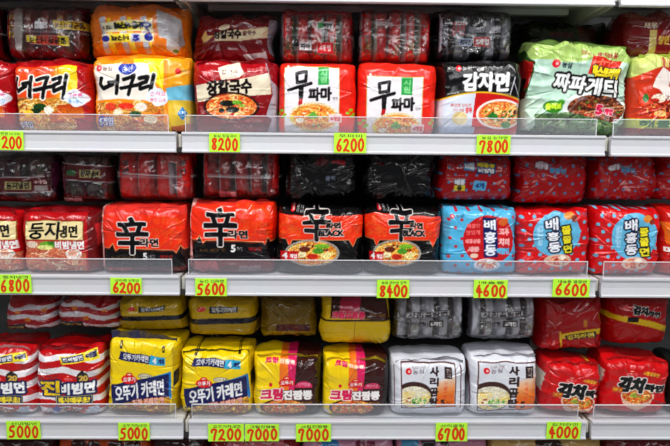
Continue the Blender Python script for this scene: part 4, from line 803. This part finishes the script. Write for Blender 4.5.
igo = [pk((205, 205, 214), (110, 104, 110), (235, 235, 240), None), pk((220, 220, 228), (110, 90, 92), None, None, WH, 4, [(200, 190, 170), (140, 150, 120)]), pk((212, 212, 222), None, (100, 88, 94), None)]
def gomup(x0):
    c = clear(x0, 296, x0+76, 346, seed=x0, streaks=14); c.poly([(x0+12, 312), (x0+58, 309), (x0+58, 315), (x0+12, 318)], (210, 208, 212), .8); c.line([(x0+12, 312), (x0+58, 309), (x0+58, 315), (x0+12, 318)], .7, (40, 30, 34), closed=True); c.text('사리곰탕면', x0+14, 311, x0+56, 317, (40, 26, 32), bold=.3, rot=-3)
    c.rect(x0+36, 320, x0+52, 328, (50, 34, 40), .95); c.text('5개입', x0+38, 321.5, x0+51, 327, WH, bold=.4); c.text('사리곰탕', x0+14, 321, x0+34, 327, (50, 34, 40), bold=.4); c.line([(x0+12, 320), (x0+35, 320), (x0+35, 328), (x0+12, 328)], .6, (60, 44, 50), closed=True)
    return c
upper(393, 297, 465, 340, gomup(392), 'silvery grey clear-wrapped multipack above the white pack beside the yellow bag', group=t3, seed=67, inner=igo)
upper(468, 297, 537, 340, gomup(467), 'silvery grey clear-wrapped multipack above the white pack beside the red bags', group=t3, seed=68, inner=igo)
c = Cv(539, 296, 612, 360, (166, 14, 22)); c.poly([(560, 338), (612, 330), (612, 336), (562, 344), (561, 352)], (222, 186, 40)); c.poly([(565, 340), (598, 335), (598, 342), (568, 346)], (40, 24, 24)); c.text('김치라면', 568, 338, 596, 344, (236, 210, 70), bold=.4, rot=-8); c.line([(560, 336), (561, 358)], 2.2, (220, 180, 40)); c.rect(586, 322, 590, 330, (200, 130, 30))
upper(542, 297, 604, 350, c, 'dark red bag with yellow seam strip lying above the tilted red bag', group=t3, seed=69, crumple=1.8, Yf=.06, roll=-2)
c = Cv(606, 296, 676, 356, (182, 14, 22)); c.poly([(606, 316), (630, 319), (652, 324), (676, 334), (676, 341), (650, 331), (628, 326), (606, 322)], (228, 190, 30)); c.rect(624, 319, 636, 325, (30, 22, 24)); ottogi(c, 623, 309, .55); c.text('김치', 629, 305, 646, 317, BK, bold=.9, out=(226, 220, 216), ow=.8, rot=6); c.text('라면', 646, 311, 660, 319, BK, bold=.6, out=(226, 220, 216), ow=.6, rot=8)
upper(607, 297, 672, 345, c, 'dark red bag with diagonal yellow stripe and small black lettering, lying at the right end', group=t3, seed=70, crumple=1.2, nx=3.5)

# ------------------------------------------------------------------ the row of bags just under the lower edge
def under(px0, px1, base, label, seed, extra=None, top=-.777):
    c = Cv(0, 0, 60, 60, base)
    if extra: extra(c)
    Yf = .05; x0, _ = at(px0, 444, Yf); x1, _ = at(px1, 444, Yf); zb = LV5+RH-.002; H = ZO+top-zb
    t = empty('snack_bag', ((x0+x1)/2, Yf+.07, zb)); tag(t, label, 'bag', 'bags cut off by the lower edge')
    pillow('wrapper', x1-x0, H, .14, c, M['foil'], t, seed, res=.003, crumple=.9)
under(-40, 52, (60, 16, 20), 'dark maroon bag top at the lower edge below the striped bags', 81)
under(54, 148, (186, 76, 22), 'orange bag top with dark lettering at the lower edge, left bay', 82, lambda c: [c.text('매운', 10, 2, 30, 9, (60, 20, 10), bold=1), c.text('라면', 34, 2, 54, 9, (60, 20, 10), bold=1)])
under(150, 205, (60, 20, 20), 'dark brown bag top at the lower edge below the left seam', 83)
under(207, 300, (150, 26, 34), 'red bag top at the lower edge below the two price tags', 84, lambda c: c.text('볶음면', 12, 1, 50, 9, (206, 110, 120), bold=.8))
under(302, 395, (206, 150, 176), 'pink bag top with blue patch at the lower edge', 85, lambda c: [c.ell(18, 5, 6, 4, (60, 140, 200)), c.text('핑크', 34, 2, 48, 9, (120, 30, 60), bold=.6)])
under(397, 490, (196, 136, 160), 'pink bag top with black and blue marks at the lower edge', 86, lambda c: [c.rect(3, 1, 14, 9, (70, 150, 190)), c.text('2', 28, 1, 34, 9, BK, bold=.8), c.rect(16, 2, 25, 9, (40, 30, 36))])
under(492, 606, (196, 164, 104), 'kraft-yellow bag top at the lower edge below the last orange price', 87, lambda c: c.ell(30, 4, 7, 4, (60, 36, 24)))
under(608, 700, (110, 18, 24), 'dark red bag top at the lower right corner', 88)

# ------------------------------------------------------------------ price tags
DG = {'0': [[(.5, .02), (.2, .2), (.12, .55), (.3, .95), (.62, .97), (.88, .6), (.84, .2), (.55, .02)]],
      '2': [[(.12, .22), (.35, .03), (.7, .08), (.78, .32), (.5, .62), (.1, .95)], [(.1, .95), (.4, .86), (.92, .97)]],
      '4': [[(.55, .02), (.08, .62), (.92, .6)], [(.66, .3), (.6, 1.)]],
      '5': [[(.85, .04), (.3, .05), (.2, .45), (.62, .4), (.85, .65), (.62, .95), (.12, .95)]],
      '6': [[(.72, .02), (.3, .35), (.14, .72), (.4, .98), (.78, .85), (.78, .58), (.45, .5), (.2, .66)]],
      '7': [[(.12, .3), (.14, .06), (.86, .05), (.6, .5), (.46, 1.)]],
      '8': [[(.8, .1), (.4, .03), (.22, .25), (.5, .46), (.82, .72), (.55, .98), (.18, .82), (.4, .52), (.76, .28), (.8, .1)]]}
def smooth(P, n=4):
    for _ in range(2):
        Q = [P[0]]
        for a, b in zip(P[:-1], P[1:]): Q += [(a[0]*.75+b[0]*.25, a[1]*.75+b[1]*.25), (a[0]*.25+b[0]*.75, a[1]*.25+b[1]*.75)]
        P = Q+[P[-1]]
    return P
def ptag(px0, py0, px1, py1, num, small, label, row, seed, x0d=None):
    """handwritten fluorescent ticket stuck on the rail"""
    w, h = px1-px0, py1-py0; c = Cv(0, 0, w, h, (196, 250, 74)); r = RS(seed); ink = (222, 66, 20)
    n = len(num); mx = w*.05; dw = (w-2*mx)/n; y0 = h*.29
    c.text(small, w*.14, h*.06, w*.9, h*.23, (30, 50, 40), bold=.05)
    for i, ch in enumerate(num):
        ox, oy = mx+i*dw+dw*.08+r.uniform(-.3, .3), y0+r.uniform(-.4, .5); gw, gh = dw*.82*r.uniform(.92, 1.08), h*.62
        for st in DG[ch]: c.line(smooth([(ox+x*gw+r.uniform(-.1, .1), oy+y*gh) for x, y in st]), 2.2, ink)
    X0, Z1 = at(px0, py0, -.004); X1, Z0 = at(px1, py1, -.004); _, Z1b = at(px1, py0, -.004)
    Z1 = (Z1+Z1b)/2; _, q = at(px0, py1, -.004); Z0 = (Z0+q)/2; W, H = X1-X0, Z1-Z0
    nu, nv = int(W/.0006), int(H/.0006); U, V = np.meshgrid(np.linspace(0, 1, nu), np.linspace(0, 1, nv))
    y = -.0012*(1-V)**2*r.uniform(.3, 1.5)-.0005*np.abs(U-.5)*2; x = (U-.5)*W; z = V*H; K = c.sample(U, 1-V).reshape(-1, 4)
    A = np.stack([x, y-.00035, z], -1).reshape(-1, 3); B = np.stack([x, y*0+.0004, z], -1).reshape(-1, 3)
    N_ = nu*nv; Q = [grid_faces(nu, nv), grid_faces(nu, nv, N_, True)]
    a = np.arange(nu-1); Q.append(np.stack([a+1, a, a+N_, a+1+N_], 1)); a = a+(nv-1)*nu; Q.append(np.stack([a, a+1, a+1+N_, a+N_], 1))
    a = np.arange(nv-1)*nu; Q.append(np.stack([a, a+nu, a+nu+N_, a+N_], 1)); a = a+nu-1; Q.append(np.stack([a+nu, a, a+N_, a+nu+N_], 1))
    K2 = np.tile(np.array([*lin((196, 250, 74)), 1.]), (N_, 1))
    o = mesh_obj('price_tag', np.concatenate([A, B]), np.concatenate(Q), M['paper'], None, True, np.concatenate([K, K2])); o.location = ((X0+X1)/2, -.0036, Z0); o.rotation_euler = (0, R_(r.uniform(-.5, .8)), 0)
    tag(o, label, 'price tag', 'handwritten price tags on the shelf rails')
ptag(-8, 131, 24, 150, '6200', '얼큰한 너구리', 'yellow-green price tag reading 6200 cut by the left edge, top rail', 0, 1)
ptag(209, 133, 240, 152, '8200', '농심 장칼국수', 'yellow-green price tag reading 8200 under the dark red bag', 0, 2)
ptag(334, 133, 366, 153, '6200', '무파마', 'yellow-green price tag reading 6200 under the scarlet bags', 0, 3)
ptag(477, 135, 510, 154, '7800', '농심 감자면', 'yellow-green price tag reading 7800 under the black bag', 0, 4)
ptag(-2, 274.5, 32, 293, '6800', '둥지냉면', 'yellow-green price tag reading 6800 under the cold noodle packs', 1, 5)
ptag(110, 278, 142, 294, '6200', '신라면 5개입', 'yellow-green price tag reading 6200 on the middle rail under the bright red bag', 1, 6)
ptag(195, 278.5, 227, 296, '5600', '농심 신라면', 'yellow-green price tag reading 5600 right of the left seam', 1, 7)
ptag(377, 280, 409, 298, '8400', '농심 신라면 블랙', 'yellow-green price tag reading 8400 under the black bags', 1, 8)
ptag(474, 280, 507, 298, '4600', '배홍동', 'yellow-green price tag reading 4600 under the sky blue bag', 1, 9)
ptag(553, 279, 589, 297, '6600', '배홍동 쫄쫄면', 'yellow-green price tag reading 6600 under the red dotted bag', 1, 10)
ptag(6, 421, 41, 439, '5000', '진비빔면', 'yellow-green price tag reading 5000 under the red striped bag', 2, 11)
ptag(118, 423, 150, 440, '5000', '오뚜기카레면', 'yellow-green price tag reading 5000 under the navy-topped yellow bag', 2, 12)
ptag(208, 424, 244, 441, '7200', '오뚜기카레면', 'yellow-green price tag reading 7200 beside the left seam', 2, 13)
ptag(245, 424.3, 279, 441, '7000', '크림진짬뽕', 'yellow-green price tag reading 7000 touching the 7200 tag', 2, 14)
ptag(296, 424, 331, 441.5, '7000', '크림진짬뽕', 'yellow-green price tag reading 7000 standing alone between bags and white packs', 2, 15)
ptag(436, 423, 467, 441, '6700', '사리곰탕', 'yellow-green price tag reading 6700 under the white packs', 2, 16)
ptag(547, 422, 580, 439, '4000', '김치라면', 'yellow-green price tag reading 4000 under the tilted red bag', 2, 17)

# ------------------------------------------------------------------ light
def area(name, loc, rot, sx, sy, power, col=(1, 1, 1)):
    l = bpy.data.lights.new(name, 'AREA'); l.shape = 'RECTANGLE'; l.size = sx; l.size_y = sy; l.energy = power; l.color = col
    o = bpy.data.objects.new(name, l); C.objects.link(o); o.location = loc; o.rotation_euler = rot
area('ceiling_tube', (0.0, -.95, 2.85), (R_(28), 0, 0), 4.0, .10, 64, (1, .98, .95))
for i, (y, p) in enumerate(((-2.2, 18), (-3.4, 20), (-4.8, 24))):
    for x in (-1.6, 0, 1.6): area('ceiling_tube', (x+.3*i, y, 2.85), (R_(38), 0, 0), 1.2, .10, p/2.4, (.97, .98, 1))
w = bpy.data.worlds.new('shop_ambient'); w.use_nodes = True; bpy.context.scene.world = w
bg = w.node_tree.nodes['Background']; bg.inputs[0].default_value = (.9, .95, 1, 1); bg.inputs[1].default_value = .12
vs = bpy.context.scene.view_settings; vs.view_transform = 'Standard'; vs.look = 'None'; vs.gamma = 1; vs.exposure = -.1; vs.use_curve_mapping = False
